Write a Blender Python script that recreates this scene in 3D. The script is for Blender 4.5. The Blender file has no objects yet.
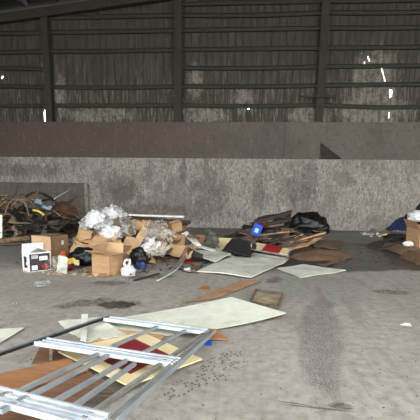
import bpy, bmesh, math, random
from mathutils import Vector, Matrix, noise

random.seed(11)
SC = bpy.context.scene
COL = SC.collection
R = math.radians
PI = math.pi

# ------------------------------------------------------------------ camera
F, SHIFT, HC = 420.0, 0.136, 1.6
CY = 210 + 420 * SHIFT
CAMROT = (Matrix.Rotation(R(4.6), 3, 'Z') @ Matrix.Rotation(R(90 - 10.39), 3, 'X') @ Matrix.Rotation(R(0.8), 3, 'Z'))
CAMLOC = Vector((0, 0, HC))
cd = bpy.data.cameras.new('camera')
cam = bpy.data.objects.new('camera', cd)
COL.objects.link(cam)
cd.sensor_width = 36; cd.lens = 36 * F / 420; cd.shift_y = SHIFT
cd.clip_end = 300
cam.matrix_world = Matrix.Translation(CAMLOC) @ CAMROT.to_4x4()
SC.camera = cam
SC.view_settings.view_transform = 'Standard'
SC.view_settings.look = 'None'
SC.view_settings.gamma = 1
SC.view_settings.use_curve_mapping = False
SC.view_settings.exposure = 1.46


def ray(px, py):
    return CAMROT @ Vector(((px - 210) / F, -(py - CY) / F, -1))


def G(px, py, z=0.0):                      # the spot at height z (metres) under that sight line
    d = ray(px, py)
    t = (z - HC) / d.z
    return CAMLOC + d * t


def D(px, py, y):                          # the spot y metres into the hall
    d = ray(px, py)
    return CAMLOC + d * (y / d.y)


def pt(t):                                 # (px, py, k): k below 2.4 is a height, else a distance into the hall
    return G(*t) if t[2] < 2.4 else D(*t)


WY = G(230, 228).y                         # face of the push wall


def lin(c):
    out = []
    for v in c:
        v = v / 255
        out.append(v / 12.92 if v <= 0.04045 else ((v + 0.055) / 1.055) ** 2.4)
    return (*out, 1)


# ------------------------------------------------------------------ materials
class N:
    def __init__(s, name):
        s.m = bpy.data.materials.new(name); s.m.use_nodes = True
        s.t = s.m.node_tree; s.b = s.t.nodes['Principled BSDF']; s.out = s.t.nodes['Material Output']

    def new(s, typ, **kw):
        n = s.t.nodes.new(typ)
        for k, v in kw.items():
            if isinstance(v, tuple) and len(v) == 2 and v[0] == '_':
                continue
            setattr(n, k, v)
        return n

    def link(s, a, b):
        s.t.links.new(a, b)

    def coord(s, which='Object', scale=(1, 1, 1), rot=(0, 0, 0), loc=(0, 0, 0)):
        c = s.new('ShaderNodeTexCoord'); mp = s.new('ShaderNodeMapping')
        mp.inputs['Scale'].default_value = scale; mp.inputs['Rotation'].default_value = rot; mp.inputs['Location'].default_value = loc
        s.link(c.outputs[which], mp.inputs['Vector'])
        return mp.outputs[0]

    def noise(s, vec, scale=5, detail=6, rough=.6, dist=0):
        n = s.new('ShaderNodeTexNoise')
        n.inputs['Scale'].default_value = scale; n.inputs['Detail'].default_value = detail
        n.inputs['Roughness'].default_value = rough; n.inputs['Distortion'].default_value = dist
        s.link(vec, n.inputs['Vector'])
        return n.outputs['Fac']

    def ramp(s, fac, stops):
        r = s.new('ShaderNodeValToRGB')
        e = r.color_ramp.elements
        while len(e) < len(stops):
            e.new(0.5)
        for el, (p, c) in zip(e, stops):
            el.position = p
            el.color = c if len(c) == 4 else lin(c)
        s.link(fac, r.inputs[0])
        return r.outputs[0]

    def step(s, fac, lo, hi):
        r = s.new('ShaderNodeMapRange'); r.interpolation_type = 'SMOOTHSTEP'
        r.inputs['From Min'].default_value = lo; r.inputs['From Max'].default_value = hi
        s.link(fac, r.inputs['Value'])
        return r.outputs[0]

    def math(s, op, a, b=None):
        n = s.new('ShaderNodeMath', operation=op)
        for i, v in enumerate((a, b)):
            if v is None: continue
            if isinstance(v, (int, float)): n.inputs[i].default_value = v
            else: s.link(v, n.inputs[i])
        return n.outputs[0]

    def mix(s, fac, a, b, mode='MIX'):
        n = s.new('ShaderNodeMix', data_type='RGBA', blend_type=mode)
        for i, v in ((0, fac), (6, a), (7, b)):
            if isinstance(v, (int, float)): n.inputs[i].default_value = v
            elif isinstance(v, tuple): n.inputs[i].default_value = v if len(v) == 4 else lin(v)
            else: s.link(v, n.inputs[i])
        return n.outputs[2]

    def bump(s, h, strength=.3, dist=.02):
        b = s.new('ShaderNodeBump'); b.inputs['Strength'].default_value = strength; b.inputs['Distance'].default_value = dist
        s.link(h, b.inputs['Height']); s.link(b.outputs[0], s.b.inputs['Normal'])

    def ellipse(s, cx, cy, rx, ry, rot=0, soft=.5, edge=None, which='Object'):
        """a mask: 1 inside the ellipse on the ground, fading at its edge"""
        c = s.new('ShaderNodeTexCoord'); sb = s.new('ShaderNodeVectorMath', operation='SUBTRACT')
        s.link(c.outputs[which], sb.inputs[0]); sb.inputs[1].default_value = (cx, cy, 0)
        rt = s.new('ShaderNodeVectorRotate', rotation_type='Z_AXIS'); rt.inputs['Angle'].default_value = -rot
        s.link(sb.outputs[0], rt.inputs['Vector'])
        ml = s.new('ShaderNodeVectorMath', operation='MULTIPLY'); s.link(rt.outputs[0], ml.inputs[0]); ml.inputs[1].default_value = (1 / rx, 1 / ry, 0)
        ln = s.new('ShaderNodeVectorMath', operation='LENGTH'); s.link(ml.outputs[0], ln.inputs[0])
        v = ln.outputs['Value']
        if edge is not None:
            v = s.math('ADD', v, edge)
        return s.step(v, 1 + soft * .5, 1 - soft * .5)


def simple(name, c1, c2=None, scale=6, rough=.7, bump=.15, metallic=0, stretch=(1, 1, 1), lo=.35, hi=.65, dirt=None, spec=.5):
    n = N(name)
    v = n.coord('Object', stretch)
    f = n.noise(v, scale)
    col = n.ramp(f, [(lo, c1), (hi, c2 or tuple(x * .8 for x in c1))])
    if dirt:
        d = n.step(n.noise(n.coord('Object'), 3.1, 8, .7), .5, .7)
        col = n.mix(n.math('MULTIPLY', d, dirt[1]), col, dirt[0])
    n.link(col, n.b.inputs['Base Color'])
    n.b.inputs['Roughness'].default_value = rough; n.b.inputs['Metallic'].default_value = metallic
    n.b.inputs['Specular IOR Level'].default_value = spec
    if bump:
        n.bump(f, bump)
    return n.m


def film(name, col, alpha=.5, rough=.45):
    n = N(name)
    f = n.noise(n.coord('Object'), 3.2, 5, .6, 1.2)
    n.b.inputs['Base Color'].default_value = lin(col); n.b.inputs['Roughness'].default_value = rough
    a = n.ramp(f, [(.38, (max(0, alpha - .35),) * 3 + (1,)), (.6, (min(1, alpha + .4),) * 3 + (1,))])
    n.link(a, n.b.inputs['Alpha'])
    n.bump(n.noise(n.coord('Object'), 14, 5, .6, 1), .3)
    return n.m


def groove(name, c1, c2, count, rough=.6, axis=1):
    """sheet goods with fine grooves along their length (UV)"""
    n = N(name)
    f = n.noise(n.coord('Object'), 5)
    base = n.ramp(f, [(.35, c1), (.7, c2)])
    sep = n.new('ShaderNodeSeparateXYZ'); n.link(n.coord('UV'), sep.inputs[0])
    w = n.math('FRACT', n.math('MULTIPLY', sep.outputs[axis], count))
    g = n.step(w, .1, .0)
    d = n.step(n.noise(n.coord('Object', (.6, .6, .6)), 4, 9, .75), .56, .72)
    col = n.mix(n.math('MULTIPLY', g, .3), base, tuple(v * .55 for v in c2))
    col = n.mix(n.math('MULTIPLY', d, .35), col, (120, 112, 98))
    n.link(col, n.b.inputs['Base Color']); n.b.inputs['Roughness'].default_value = rough
    n.bump(n.math('SUBTRACT', 1.0, g), .25, .01)
    return n.m


M = {}
M['cardboard'] = simple('cardboard', (174, 142, 107), (154, 123, 91), 3, .85, .08, stretch=(1, 1, 4))
M['cardboard_light'] = simple('cardboard_light', (194, 164, 128), (174, 144, 110), 3, .85, .08)
M['cardboard_brown'] = simple('cardboard_brown', (128, 101, 77), (105, 82, 62), 3, .9, .1)
M['cardboard_dirty'] = simple('cardboard_dirty', (122, 104, 84), (92, 78, 62), 4, .9, .2, dirt=((70, 58, 48), .7))
M['cardboard_strip'] = simple('cardboard_strip', (160, 130, 100), (136, 108, 82), 3, .85, .08, dirt=((96, 80, 64), .5))
M['tape'] = simple('tape', (170, 138, 98), (150, 120, 84), 3, .3, 0)
M['wood_dark'] = simple('wood_dark', (60, 51, 44), (36, 31, 28), 5, .9, .4, stretch=(1, 6, 6))
M['wood_grey'] = simple('wood_grey', (108, 97, 85), (66, 58, 51), 5, .9, .4, stretch=(1, 6, 6))
M['wood_tan'] = simple('wood_tan', (196, 160, 118), (160, 122, 84), 4, .8, .2, stretch=(1, 5, 5))
M['wood_orange'] = simple('wood_orange', (152, 110, 74), (128, 92, 62), 3, .55, .1, stretch=(1, 7, 3))
M['wood_brown'] = simple('wood_brown', (128, 96, 74), (96, 70, 54), 4, .6, .15, stretch=(1, 8, 3))
M['white_panel'] = groove('white_panel', (208, 212, 200), (188, 193, 182), 9)
M['white_board'] = simple('white_board', (212, 215, 204), (186, 191, 181), 2.5, .6, .05, dirt=((130, 124, 110), .4))
M['white_paint'] = simple('white_paint', (230, 230, 226), (206, 206, 202), 5, .5, .05)
M['cream'] = simple('cream', (228, 216, 172), (214, 200, 152), 4, .6, .05, dirt=((150, 130, 90), .25))
M['black_plastic'] = simple('black_plastic', (20, 20, 22), (11, 11, 13), 8, .4, .3, spec=.35)
M['black_matte'] = simple('black_matte', (34, 36, 36), (22, 23, 24), 8, .75, .2)
M['navy'] = simple('navy', (44, 54, 92), (28, 36, 66), 6, .6, .3)
M['blue'] = simple('blue', (28, 84, 190), (22, 66, 160), 5, .45, .1)
M['bag_blue'] = simple('bag_blue', (30, 58, 112), (22, 42, 84), 5, .45, .2)
M['light_blue'] = simple('light_blue', (170, 198, 218), (146, 176, 200), 5, .5, .1)
M['yellow'] = simple('yellow', (228, 208, 92), (204, 182, 70), 5, .5, .1)
M['red'] = simple('red', (168, 40, 40), (136, 30, 32), 5, .55, .1)
M['maroon'] = simple('maroon', (118, 30, 40), (98, 24, 34), 5, .55, .05)
M['orange'] = simple('orange', (190, 108, 60), (160, 66, 44), 9, .45, .2)
M['bark'] = simple('bark', (128, 108, 84), (78, 65, 52), 12, .95, .5)
M['bark_pale'] = simple('bark_pale', (158, 138, 108), (112, 94, 72), 12, .9, .4)
M['hose'] = simple('hose', (150, 128, 98), (104, 88, 68), 7, .7, .1)
M['cable'] = simple('cable', (38, 36, 34), (24, 23, 22), 7, .6, .1)
M['rust'] = simple('rust', (118, 84, 60), (76, 56, 44), 5, .85, .3, dirt=((52, 42, 36), .6))
M['olive_cloth'] = simple('olive_cloth', (92, 94, 84), (62, 64, 58), 6, .95, .4)
M['white_bag'] = simple('white_bag', (206, 208, 210), (178, 182, 188), 6, .45, .3)
M['grey_plastic'] = simple('grey_plastic', (196, 198, 198), (160, 164, 166), 6, .4, .2)
M['film'] = film('film', (212, 213, 212), .22)
M['film_grey'] = film('film_grey', (184, 178, 168), .1)
M['aluminium'] = simple('aluminium', (164, 172, 178), (138, 147, 154), 3, .38, .03, .35, stretch=(1, 1, 1), dirt=((120, 124, 124), .3))
M['white_metal'] = simple('white_metal', (196, 204, 212), (170, 180, 190), 3, .4, .03, .1, dirt=((150, 154, 154), .35))
M['old_metal'] = simple('old_metal', (158, 158, 153), (124, 123, 117), 5, .5, .1, .3)
M['dark_metal'] = simple('dark_metal', (84, 84, 81), (60, 60, 58), 5, .5, .1, .2)
M['print_black'] = simple('print_black', (48, 46, 48), (36, 34, 36), 6, .5, 0)
M['box_white'] = simple('box_white', (228, 230, 234), (214, 216, 222), 4, .6, .03)
M['dirt_clump'] = simple('dirt_clump', (70, 62, 54), (40, 36, 32), 14, .95, .6)
M['dirty_board'] = simple('dirty_board', (170, 156, 132), (112, 100, 82), 5, .8, .2, dirt=((80, 70, 58), .8))


def rubble_mat(name, cols):
    n = N(name)
    v = n.coord('Object', (1, 1, 1.6), (.3, .2, .6))
    vo = n.new('ShaderNodeTexVoronoi'); vo.inputs['Scale'].default_value = 7; vo.inputs['Randomness'].default_value = 1
    n.link(v, vo.inputs['Vector'])
    sep = n.new('ShaderNodeSeparateColor'); n.link(vo.outputs['Color'], sep.inputs[0])
    k = len(cols)
    col = n.ramp(sep.outputs[0], [((i + .5) / k, c) for i, c in enumerate(cols)])
    f = n.noise(n.coord('Object'), 16, 8, .7)
    col = n.mix(n.step(f, .45, .68), col, (52, 47, 42))
    n.link(col, n.b.inputs['Base Color']); n.b.inputs['Roughness'].default_value = .95
    n.bump(n.math('ADD', f, vo.outputs['Distance']), .8, .06)
    return n.m


M['rubble_dark'] = rubble_mat('rubble_dark', [(60, 52, 46), (88, 76, 64), (44, 40, 38), (104, 92, 80), (54, 48, 42)])
M['rubble_card'] = rubble_mat('rubble_card', [(124, 98, 74), (70, 58, 48), (150, 120, 88), (48, 44, 40), (100, 80, 62)])


# ------------------------------------------------------------------ mesh helpers
def mesh_obj(name, bm, mat, parent=None, origin=None, smooth=False):
    me = bpy.data.meshes.new(name)
    bmesh.ops.recalc_face_normals(bm, faces=bm.faces)
    if origin is not None:
        bmesh.ops.translate(bm, verts=bm.verts, vec=-Vector(origin))
    bm.to_mesh(me); bm.free()
    for p in me.polygons: p.use_smooth = smooth
    if not isinstance(mat, (list, tuple)): mat = [mat]
    for m in mat: me.materials.append(m)
    o = bpy.data.objects.new(name, me); COL.objects.link(o)
    if parent: o.parent = parent
    if origin is not None: o.location = Vector(origin) - (parent.location if parent else Vector())
    return o


def tag(o, label, cat, group=None, kind=None):
    o['label'] = label; o['category'] = cat
    if group: o['group'] = group
    if kind: o['kind'] = kind
    return o


def struct(name, bm, mat, smooth=False):
    o = mesh_obj(name, bm, mat, smooth=smooth); o['kind'] = 'structure'; return o


def empty(name, loc, label, cat, group=None, rot=(0, 0, 0)):
    o = bpy.data.objects.new(name, None); COL.objects.link(o); o.location = loc; o.rotation_euler = rot
    return tag(o, label, cat, group)


def add_box(bm, c, s, rot=None):
    r = bmesh.ops.create_cube(bm, size=1)
    m = Matrix.Translation(c) @ (rot.to_4x4() if rot else Matrix.Identity(4)) @ Matrix.Diagonal((*s, 1))
    bmesh.ops.transform(bm, matrix=m, verts=r['verts'])
    return r['verts']


def add_bar(bm, a, b, w, h, up=Vector((0, 0, 1))):
    """a bar from a to b, its foot on the line a-b, w wide and h along up"""
    d = (b - a); L = d.length; x = d / L
    y = up.cross(x).normalized(); z = x.cross(y)
    m = Matrix((x, y, z)).transposed()
    return add_box(bm, (a + b) / 2 + z * h / 2, (L, w, h), m)


def add_tube(bm, pts, r0, r1=None, seg=7):
    r1 = r0 if r1 is None else r1
    rings = []
    n = len(pts)
    for i, p in enumerate(pts):
        t = (pts[min(i + 1, n - 1)] - pts[max(i - 1, 0)]).normalized()
        a = t.cross(Vector((.13, .21, .97)))
        if a.length < 1e-3: a = t.cross(Vector((1, 0, 0)))
        a.normalize(); b = t.cross(a)
        r = r0 + (r1 - r0) * i / max(1, n - 1)
        rings.append([bm.verts.new(p + (a * math.cos(k * 2 * PI / seg) + b * math.sin(k * 2 * PI / seg)) * r) for k in range(seg)])
    for A, B in zip(rings, rings[1:]):
        for k in range(seg):
            bm.faces.new((A[k], A[(k + 1) % seg], B[(k + 1) % seg], B[k]))
    bm.faces.new(rings[0][::-1]); bm.faces.new(rings[-1])


def spline(ctrl, n=24):
    out = []
    c = [ctrl[0] * 2 - ctrl[1]] + list(ctrl) + [ctrl[-1] * 2 - ctrl[-2]]
    m = len(ctrl) - 1
    for i in range(n + 1):
        t = i / n * m; k = min(int(t), m - 1); u = t - k
        p0, p1, p2, p3 = c[k:k + 4]
        out.append(.5 * ((2 * p1) + (p2 - p0) * u + (2 * p0 - 5 * p1 + 4 * p2 - p3) * u * u + (3 * p1 - p0 - 3 * p2 + p3) * u ** 3))
    return out


def patch_mesh(corners, th, mids=None, n=(14, 8), warp=0.0, wscale=2.0, rag=0.0, seed=0, up=None, floor=None):
    """a four-sided sheet; mids gives a middle point for edges 0-1, 1-2, 3-2, 0-3 (or None)"""
    c0, c1, c2, c3 = corners
    mids = mids or (None,) * 4

    def curve(a, b, m):
        if m is None: return lambda t: a.lerp(b, t)
        k = 2 * m - (a + b) / 2
        return lambda t: (1 - t) ** 2 * a + 2 * t * (1 - t) * k + t * t * b
    bot, rgt, top, lft = curve(c0, c1, mids[0]), curve(c1, c2, mids[1]), curve(c3, c2, mids[2]), curve(c0, c3, mids[3])
    bm = bmesh.new(); uvl = bm.loops.layers.uv.new('uv')
    nu, nv = n
    sv = Vector((seed * 7.3, seed * 3.1, seed * 1.7))
    nrm = (c1 - c0).cross(c3 - c0).normalized()
    if nrm.z < 0: nrm = -nrm
    if up: nrm = up
    P = {}
    for i in range(nu + 1):
        for j in range(nv + 1):
            u, v = i / nu, j / nv
            p = (bot(u) * (1 - v) + top(u) * v + lft(v) * (1 - u) + rgt(v) * u
                 - (c0 * (1 - u) * (1 - v) + c1 * u * (1 - v) + c2 * u * v + c3 * (1 - u) * v))
            if warp:
                p = p + nrm * warp * noise.noise(p * wscale + sv)
            if rag and (i in (0, nu) or j in (0, nv)):
                q = p * 9 + sv
                p = p + Vector((noise.noise(q), noise.noise(q + Vector((9, 4, 2))), 0)) * rag
            if floor is not None and p.z < floor: p.z = floor
            P[i, j] = (p, u, v)
    vt, vb = {}, {}
    for k, (p, u, v) in P.items():
        vt[k] = bm.verts.new(p + nrm * th); vb[k] = bm.verts.new(p)
    uvs = {}
    for k, (p, u, v) in P.items():
        uvs[vt[k]] = (u, v); uvs[vb[k]] = (u, v)
    for i in range(nu):
        for j in range(nv):
            q = ((i, j), (i + 1, j), (i + 1, j + 1), (i, j + 1))
            bm.faces.new([vt[k] for k in q]); bm.faces.new([vb[k] for k in q][::-1])
    rim = [(i, 0) for i in range(nu)] + [(nu, j) for j in range(nv)] + [(i, nv) for i in range(nu, 0, -1)] + [(0, j) for j in range(nv, 0, -1)]
    for a, b in zip(rim, rim[1:] + rim[:1]):
        bm.faces.new((vt[a], vb[a], vb[b], vt[b]))
    for f in bm.faces:
        for l in f.loops: l[uvl].uv = uvs[l.vert]
    return bm


def centre(pts):
    c = sum(pts, Vector()) / len(pts)
    c.z = min(p.z for p in pts)
    return c


def sheet(name, label, cat, corners, th, mat, mids=None, group=None, parent=None, smooth=False, **kw):
    cs = [pt(c) for c in corners]
    ms = tuple(pt(m) if m else None for m in mids) if mids else None
    bm = patch_mesh(cs, th, ms, **kw)
    o = mesh_obj(name, bm, M[mat] if isinstance(mat, str) else mat, parent, centre(cs), smooth)
    if label: tag(o, label, cat, group)
    return o


def plank(name, label, cat, a, b, w, h, mat, group=None, up=Vector((0, 0, 1))):
    A, B = pt(a), pt(b)
    bm = bmesh.new(); add_bar(bm, A, B, w, h, up)
    bmesh.ops.bevel(bm, geom=bm.edges[:], offset=min(w, h) * .12, segments=1, affect='EDGES')
    o = mesh_obj(name, bm, M[mat], origin=(A + B) / 2)
    return tag(o, label, cat, group)


def lump_mesh(size, amp=.25, freq=2.2, seed=0, sub=4, flat=-.75, ridge=True):
    bm = bmesh.new(); bmesh.ops.create_icosphere(bm, subdivisions=sub, radius=1)
    sv = Vector((seed * 5.7, seed * 2.3, seed * 9.1))
    for v in bm.verts:
        p = v.co.copy()
        f = noise.noise(p * freq + sv)
        g = 1 - abs(noise.noise(p * freq * 2.3 + sv)) * 2 if ridge else noise.noise(p * freq * 2 + sv)
        h = 1 - abs(noise.noise(p * freq * 5 + sv)) * 2
        v.co = p * (1 + amp * f + amp * .35 * g + amp * .16 * h)
        if v.co.z < flat: v.co.z = flat + (v.co.z - flat) * .08
    zmin = min(v.co.z for v in bm.verts)
    for v in bm.verts:
        v.co = Vector((v.co.x * size[0] / 2, v.co.y * size[1] / 2, (v.co.z - zmin) / (1 - zmin) * size[2]))
    return bm


def lump(name, label, cat, at, size, mat, seed=0, rot=0, group=None, knot=None, **kw):
    """a crumpled bag; at is the point its base stands on"""
    o = mesh_obj(name, lump_mesh(size, seed=seed, **kw), M[mat], smooth=True)
    o.location = at if isinstance(at, Vector) else pt(at)
    o.rotation_euler = (0, 0, rot)
    tag(o, label, cat, group)
    if knot:
        bm = bmesh.new()
        k = knot
        for i in range(5):
            a = i * 2 * PI / 5 + seed
            p0 = Vector((0, 0, size[2] * .9)); p1 = p0 + Vector((math.cos(a) * k * .15, math.sin(a) * k * .15, k * .4))
            p2 = p0 + Vector((math.cos(a) * k * .55, math.sin(a) * k * .55, k * (.75 + .2 * (i % 2))))
            add_tube(bm, spline([p0, p1, p2], 6), k * .12, k * .2, 6)
        mesh_obj('tied_neck', bm, M[mat], o, smooth=True)
    return o


def crumple(name, label, cat, corners, mat, amp=.1, freq=3.5, seed=0, n=(30, 22), group=None, mids=None, floor=None, smooth=True):
    """a crumpled sheet of plastic film or cloth"""
    cs = [pt(c) for c in corners]
    ms = tuple(pt(m) if m else None for m in mids) if mids else None
    bm = patch_mesh(cs, .004, ms, n=n, rag=.06, seed=seed, floor=floor)
    sv = Vector((seed * 3.3, seed * 1.9, seed * 6.1))
    for v in bm.verts:
        p = v.co
        k = (1 - 2 * abs(noise.noise(p * freq + sv))) * .6 + (1 - 2 * abs(noise.noise(p * freq * 2.4 + sv))) * .3 + noise.noise(p * freq * 6 + sv) * .15
        off = Vector((noise.noise(p * freq * 1.3 + sv * 2) * .5, -.6, .8)) * amp * k
        v.co = p + off
        if floor is not None and v.co.z < floor: v.co.z = floor
    o = mesh_obj(name, bm, M[mat], origin=centre(cs), smooth=smooth)
    return tag(o, label, cat, group)


def carton(name, label, base, size, yaw, mat='cardboard', flaps=None, group=None, tilt=(0, 0), closed=False, tape=True, cat='box', inner=None):
    """base = middle of the bottom; flaps: side -> opening angle (0 shut, 90 upright, 180 folded out flat)"""
    w, d, h = size
    root = empty(name, base, label, cat, group, (tilt[0], tilt[1], yaw))
    t = .007
    bm = bmesh.new()
    for c, s in (((0, 0, t / 2), (w, d, t)), ((0, -d / 2 + t / 2, h / 2), (w, t, h)), ((0, d / 2 - t / 2, h / 2), (w, t, h)),
                 ((-w / 2 + t / 2, 0, h / 2), (t, d, h)), ((w / 2 - t / 2, 0, h / 2), (t, d, h))):
        add_box(bm, Vector(c), s)
    if closed: add_box(bm, Vector((0, 0, h - t / 2)), (w, d, t))
    mesh_obj('body', bm, M[mat], root)
    for side, ang in (flaps or {}).items():
        bm = bmesh.new()
        L = (d if side in ('front', 'back') else w) * .48
        W = (w if side in ('front', 'back') else d) * .98
        add_box(bm, Vector((0, L / 2, 0)), (W, L, t))
        rz = {'front': 0, 'right': PI / 2, 'back': PI, 'left': -PI / 2}[side]
        off = {'front': (0, -d / 2, h), 'back': (0, d / 2, h), 'left': (-w / 2, 0, h), 'right': (w / 2, 0, h)}[side]
        bmesh.ops.transform(bm, matrix=Matrix.Translation(off) @ Matrix.Rotation(rz, 4, 'Z') @ Matrix.Rotation(R(ang), 4, 'X'), verts=bm.verts)
        mesh_obj('flap', bm, M[inner or mat], root)
    if tape:
        bm = bmesh.new()
        add_box(bm, Vector((-w / 2 - .001, 0, h * .8)), (.002, .05, h * .4)); 
        if closed: add_box(bm, Vector((0, 0, h + .001)), (w, .05, .002))
        mesh_obj('tape', bm, M['tape'], root)
    return root


# ------------------------------------------------------------------ the setting
XL, XR, YF = -17.0, 24.0, -1.0
zc1 = D(230, 158.5, WY).z                 # top of the concrete push wall
zb1 = D(230, 122.0, WY + .15).z           # top of the steel band
TH = .15

# floor
n = N('floor_concrete')
v = n.coord('Object')
big = n.noise(v, .55, 5, .6); fine = n.noise(v, 9, 9, .72); grit = n.noise(v, 60, 4, .7)
drag = n.noise(n.coord('Object', (2.6, .28, 1), (0, 0, R(-28))), 1.5, 8, .65, .5)
drag2 = n.noise(n.coord('Object', (6, .35, 1), (0, 0, R(12))), 1.2, 8, .65, .8)
col = n.ramp(fine, [(.36, (126, 123, 117)), (.5, (147, 144, 138)), (.64, (160, 157, 151))])
col = n.mix(n.math('MULTIPLY', n.step(drag, .5, .68), .5), col, (114, 108, 101))
col = n.mix(n.math('MULTIPLY', n.step(drag2, .53, .7), .4), col, (164, 159, 151))
col = n.mix(n.math('MULTIPLY', n.step(big, .48, .64), .35), col, (120, 113, 105))
col = n.mix(n.math('MULTIPLY', n.step(grit, .52, .75), .35), col, (96, 91, 86))
edge = n.math('MULTIPLY', n.math('SUBTRACT', n.noise(v, 2.2, 7, .65), .5), 1.6)
edge2 = n.math('MULTIPLY', n.math('SUBTRACT', n.noise(v, 7, 7, .7), .5), 2.6)
dark = None


def blob(px, py, rx, ry, rot=0, soft=.5, e=edge):
    p = G(px, py)
    return n.ellipse(p.x, p.y, rx, ry, R(rot), soft, e)


def union(ms):
    r = ms[0]
    for m in ms[1:]: r = n.math('MAXIMUM', r, m)
    return r


damp = union([blob(300, 236, 5.5, 3.2), blob(400, 240, 5, 3.6), blob(120, 250, 4.5, 2.6), blob(30, 240, 4, 3.5), blob(250, 262, 2.6, 1.2)])
col = n.mix(n.math('MULTIPLY', damp, .55), col, (92, 88, 84))
wet = union([blob(388, 258, 2.3, 1.7, 0, .12, n.math('MULTIPLY', edge, .5)), blob(375, 238, 2.6, 2.2, 0, .5), blob(330, 264, 1.2, .8, 0, .4)])
col = n.mix(n.math('MULTIPLY', wet, .82), col, (50, 45, 42))
lane = blob(320, 330, .24, 1.5, -9, .6)
col = n.mix(n.math('MULTIPLY', n.math('MULTIPLY', lane, n.step(grit, .42, .56)), .75), col, (80, 76, 78))
lane2 = blob(320, 288, .75, 1.1, 0, .6)
col = n.mix(n.math('MULTIPLY', lane2, .25), col, (98, 98, 100))
oil = union([blob(118, 306, .22, .16, 0, .4, edge2), blob(84, 303, .17, .42, -48, .6, edge2), blob(341, 406, .09, .05, 0, .5, edge2),
             blob(108, 283, .3, .18, 0, .6, edge2), blob(118, 304, .34, .2, 0, .5, edge2), blob(392, 292, .28, .16, 0, .6, edge2),
             blob(150, 277, .45, .16, 20, .6, edge2), blob(274, 280, .12, .3, -20, .5, edge2)])
oil = n.math('MULTIPLY', oil, n.math('ADD', .45, n.math('MULTIPLY', n.step(n.noise(v, 16, 6, .7), .44, .58), .55)))
crack = n.math('MAXIMUM', blob(318, 408, .27, .012, -6, .6, n.math('MULTIPLY', edge, .7)), blob(292, 403, .14, .008, -10, .6, n.math('MULTIPLY', edge, .7)))
oil = n.math('MAXIMUM', oil, n.math('MULTIPLY', crack, .8))
col = n.mix(n.math('MULTIPLY', oil, .8), col, (44, 40, 37))
# tread print of a loader tyre
vo = n.new('ShaderNodeTexVoronoi'); vo.distance = 'CHEBYCHEV'; vo.inputs['Scale'].default_value = 30; vo.inputs['Randomness'].default_value = .55
n.link(n.coord('Object', (1, .55, 1), (0, 0, R(-35))), vo.inputs['Vector'])
cleat = n.step(vo.outputs['Distance'], .34, .24)
track = union([blob(206, 378, .12, .5, -38, .3), blob(222, 360, .1, .3, -38, .4)])
col = n.mix(n.math('MULTIPLY', n.math('MULTIPLY', track, cleat), .75), col, (70, 65, 60))
n.link(col, n.b.inputs['Base Color'])
rr = n.new('ShaderNodeMapRange'); rr.inputs['To Min'].default_value = .82; rr.inputs['To Max'].default_value = .3
n.link(wet, rr.inputs['Value']); n.link(rr.outputs[0], n.b.inputs['Roughness'])
n.bump(n.math('ADD', n.math('ADD', n.math('MULTIPLY', fine, .5), n.math('MULTIPLY', drag, .6)), n.math('MULTIPLY', grit, .2)), .45, .03)
M['floor'] = n.m
bm = bmesh.new(); add_box(bm, Vector(((XL + XR) / 2, (WY + YF - 24) / 2 + .3, -.1)), (XR - XL, WY - YF + 24.6, .2))
struct('floor', bm, M['floor'])

# concrete push wall
n = N('push_wall_concrete')
v = n.coord('Object')
a = n.noise(v, .8, 7, .65); b = n.noise(n.coord('Object', (5, 1, .9)), 3.2, 9, .75); c = n.noise(n.coord('Object', (1.25, 1, .85), (0, R(15), 0)), 10, 10, .78, .8)
s = n.noise(n.coord('Object', (9, 1, 1.2), (0, R(14), 0)), 2.4, 8, .7, 1.5)
g2 = n.noise(n.coord('Object', (5, 1, 1.6), (0, R(-28), 0)), 3, 9, .8, 1.5)
col = n.ramp(c, [(.37, (100, 96, 91)), (.5, (143, 139, 132)), (.63, (178, 175, 168))])
col = n.mix(n.math('MULTIPLY', n.step(g2, .53, .66), .55), col, (96, 91, 87))
col = n.mix(n.math('MULTIPLY', n.step(g2, .46, .36), .5), col, (206, 204, 199))
col = n.mix(n.math('MULTIPLY', n.step(b, .5, .66), .6), col, (90, 86, 82))
col = n.mix(n.math('MULTIPLY', n.step(s, .56, .7), .55), col, (190, 187, 182))
col = n.mix(n.math('MULTIPLY', n.step(a, .48, .62), .5), col, (100, 95, 89))
a2 = n.noise(n.coord('Object', (2.2, 1, 1.2)), 1.3, 8, .7, .5)
col = n.mix(n.math('MULTIPLY', n.step(a2, .5, .62), .4), col, (88, 83, 78))


def wallblob(nn, px, py, rx, rz, e, yy=None):
    p = D(px, py, yy or WY)
    cc = nn.new('ShaderNodeTexCoord'); sb = nn.new('ShaderNodeVectorMath', operation='SUBTRACT'); nn.link(cc.outputs['Object'], sb.inputs[0]); sb.inputs[1].default_value = p
    ml = nn.new('ShaderNodeVectorMath', operation='MULTIPLY'); nn.link(sb.outputs[0], ml.inputs[0]); ml.inputs[1].default_value = (1 / rx, 0, 1 / rz)
    ln = nn.new('ShaderNodeVectorMath', operation='LENGTH'); nn.link(ml.outputs[0], ln.inputs[0])
    return nn.step(nn.math('ADD', ln.outputs['Value'], e), 1.3, .7)


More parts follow.
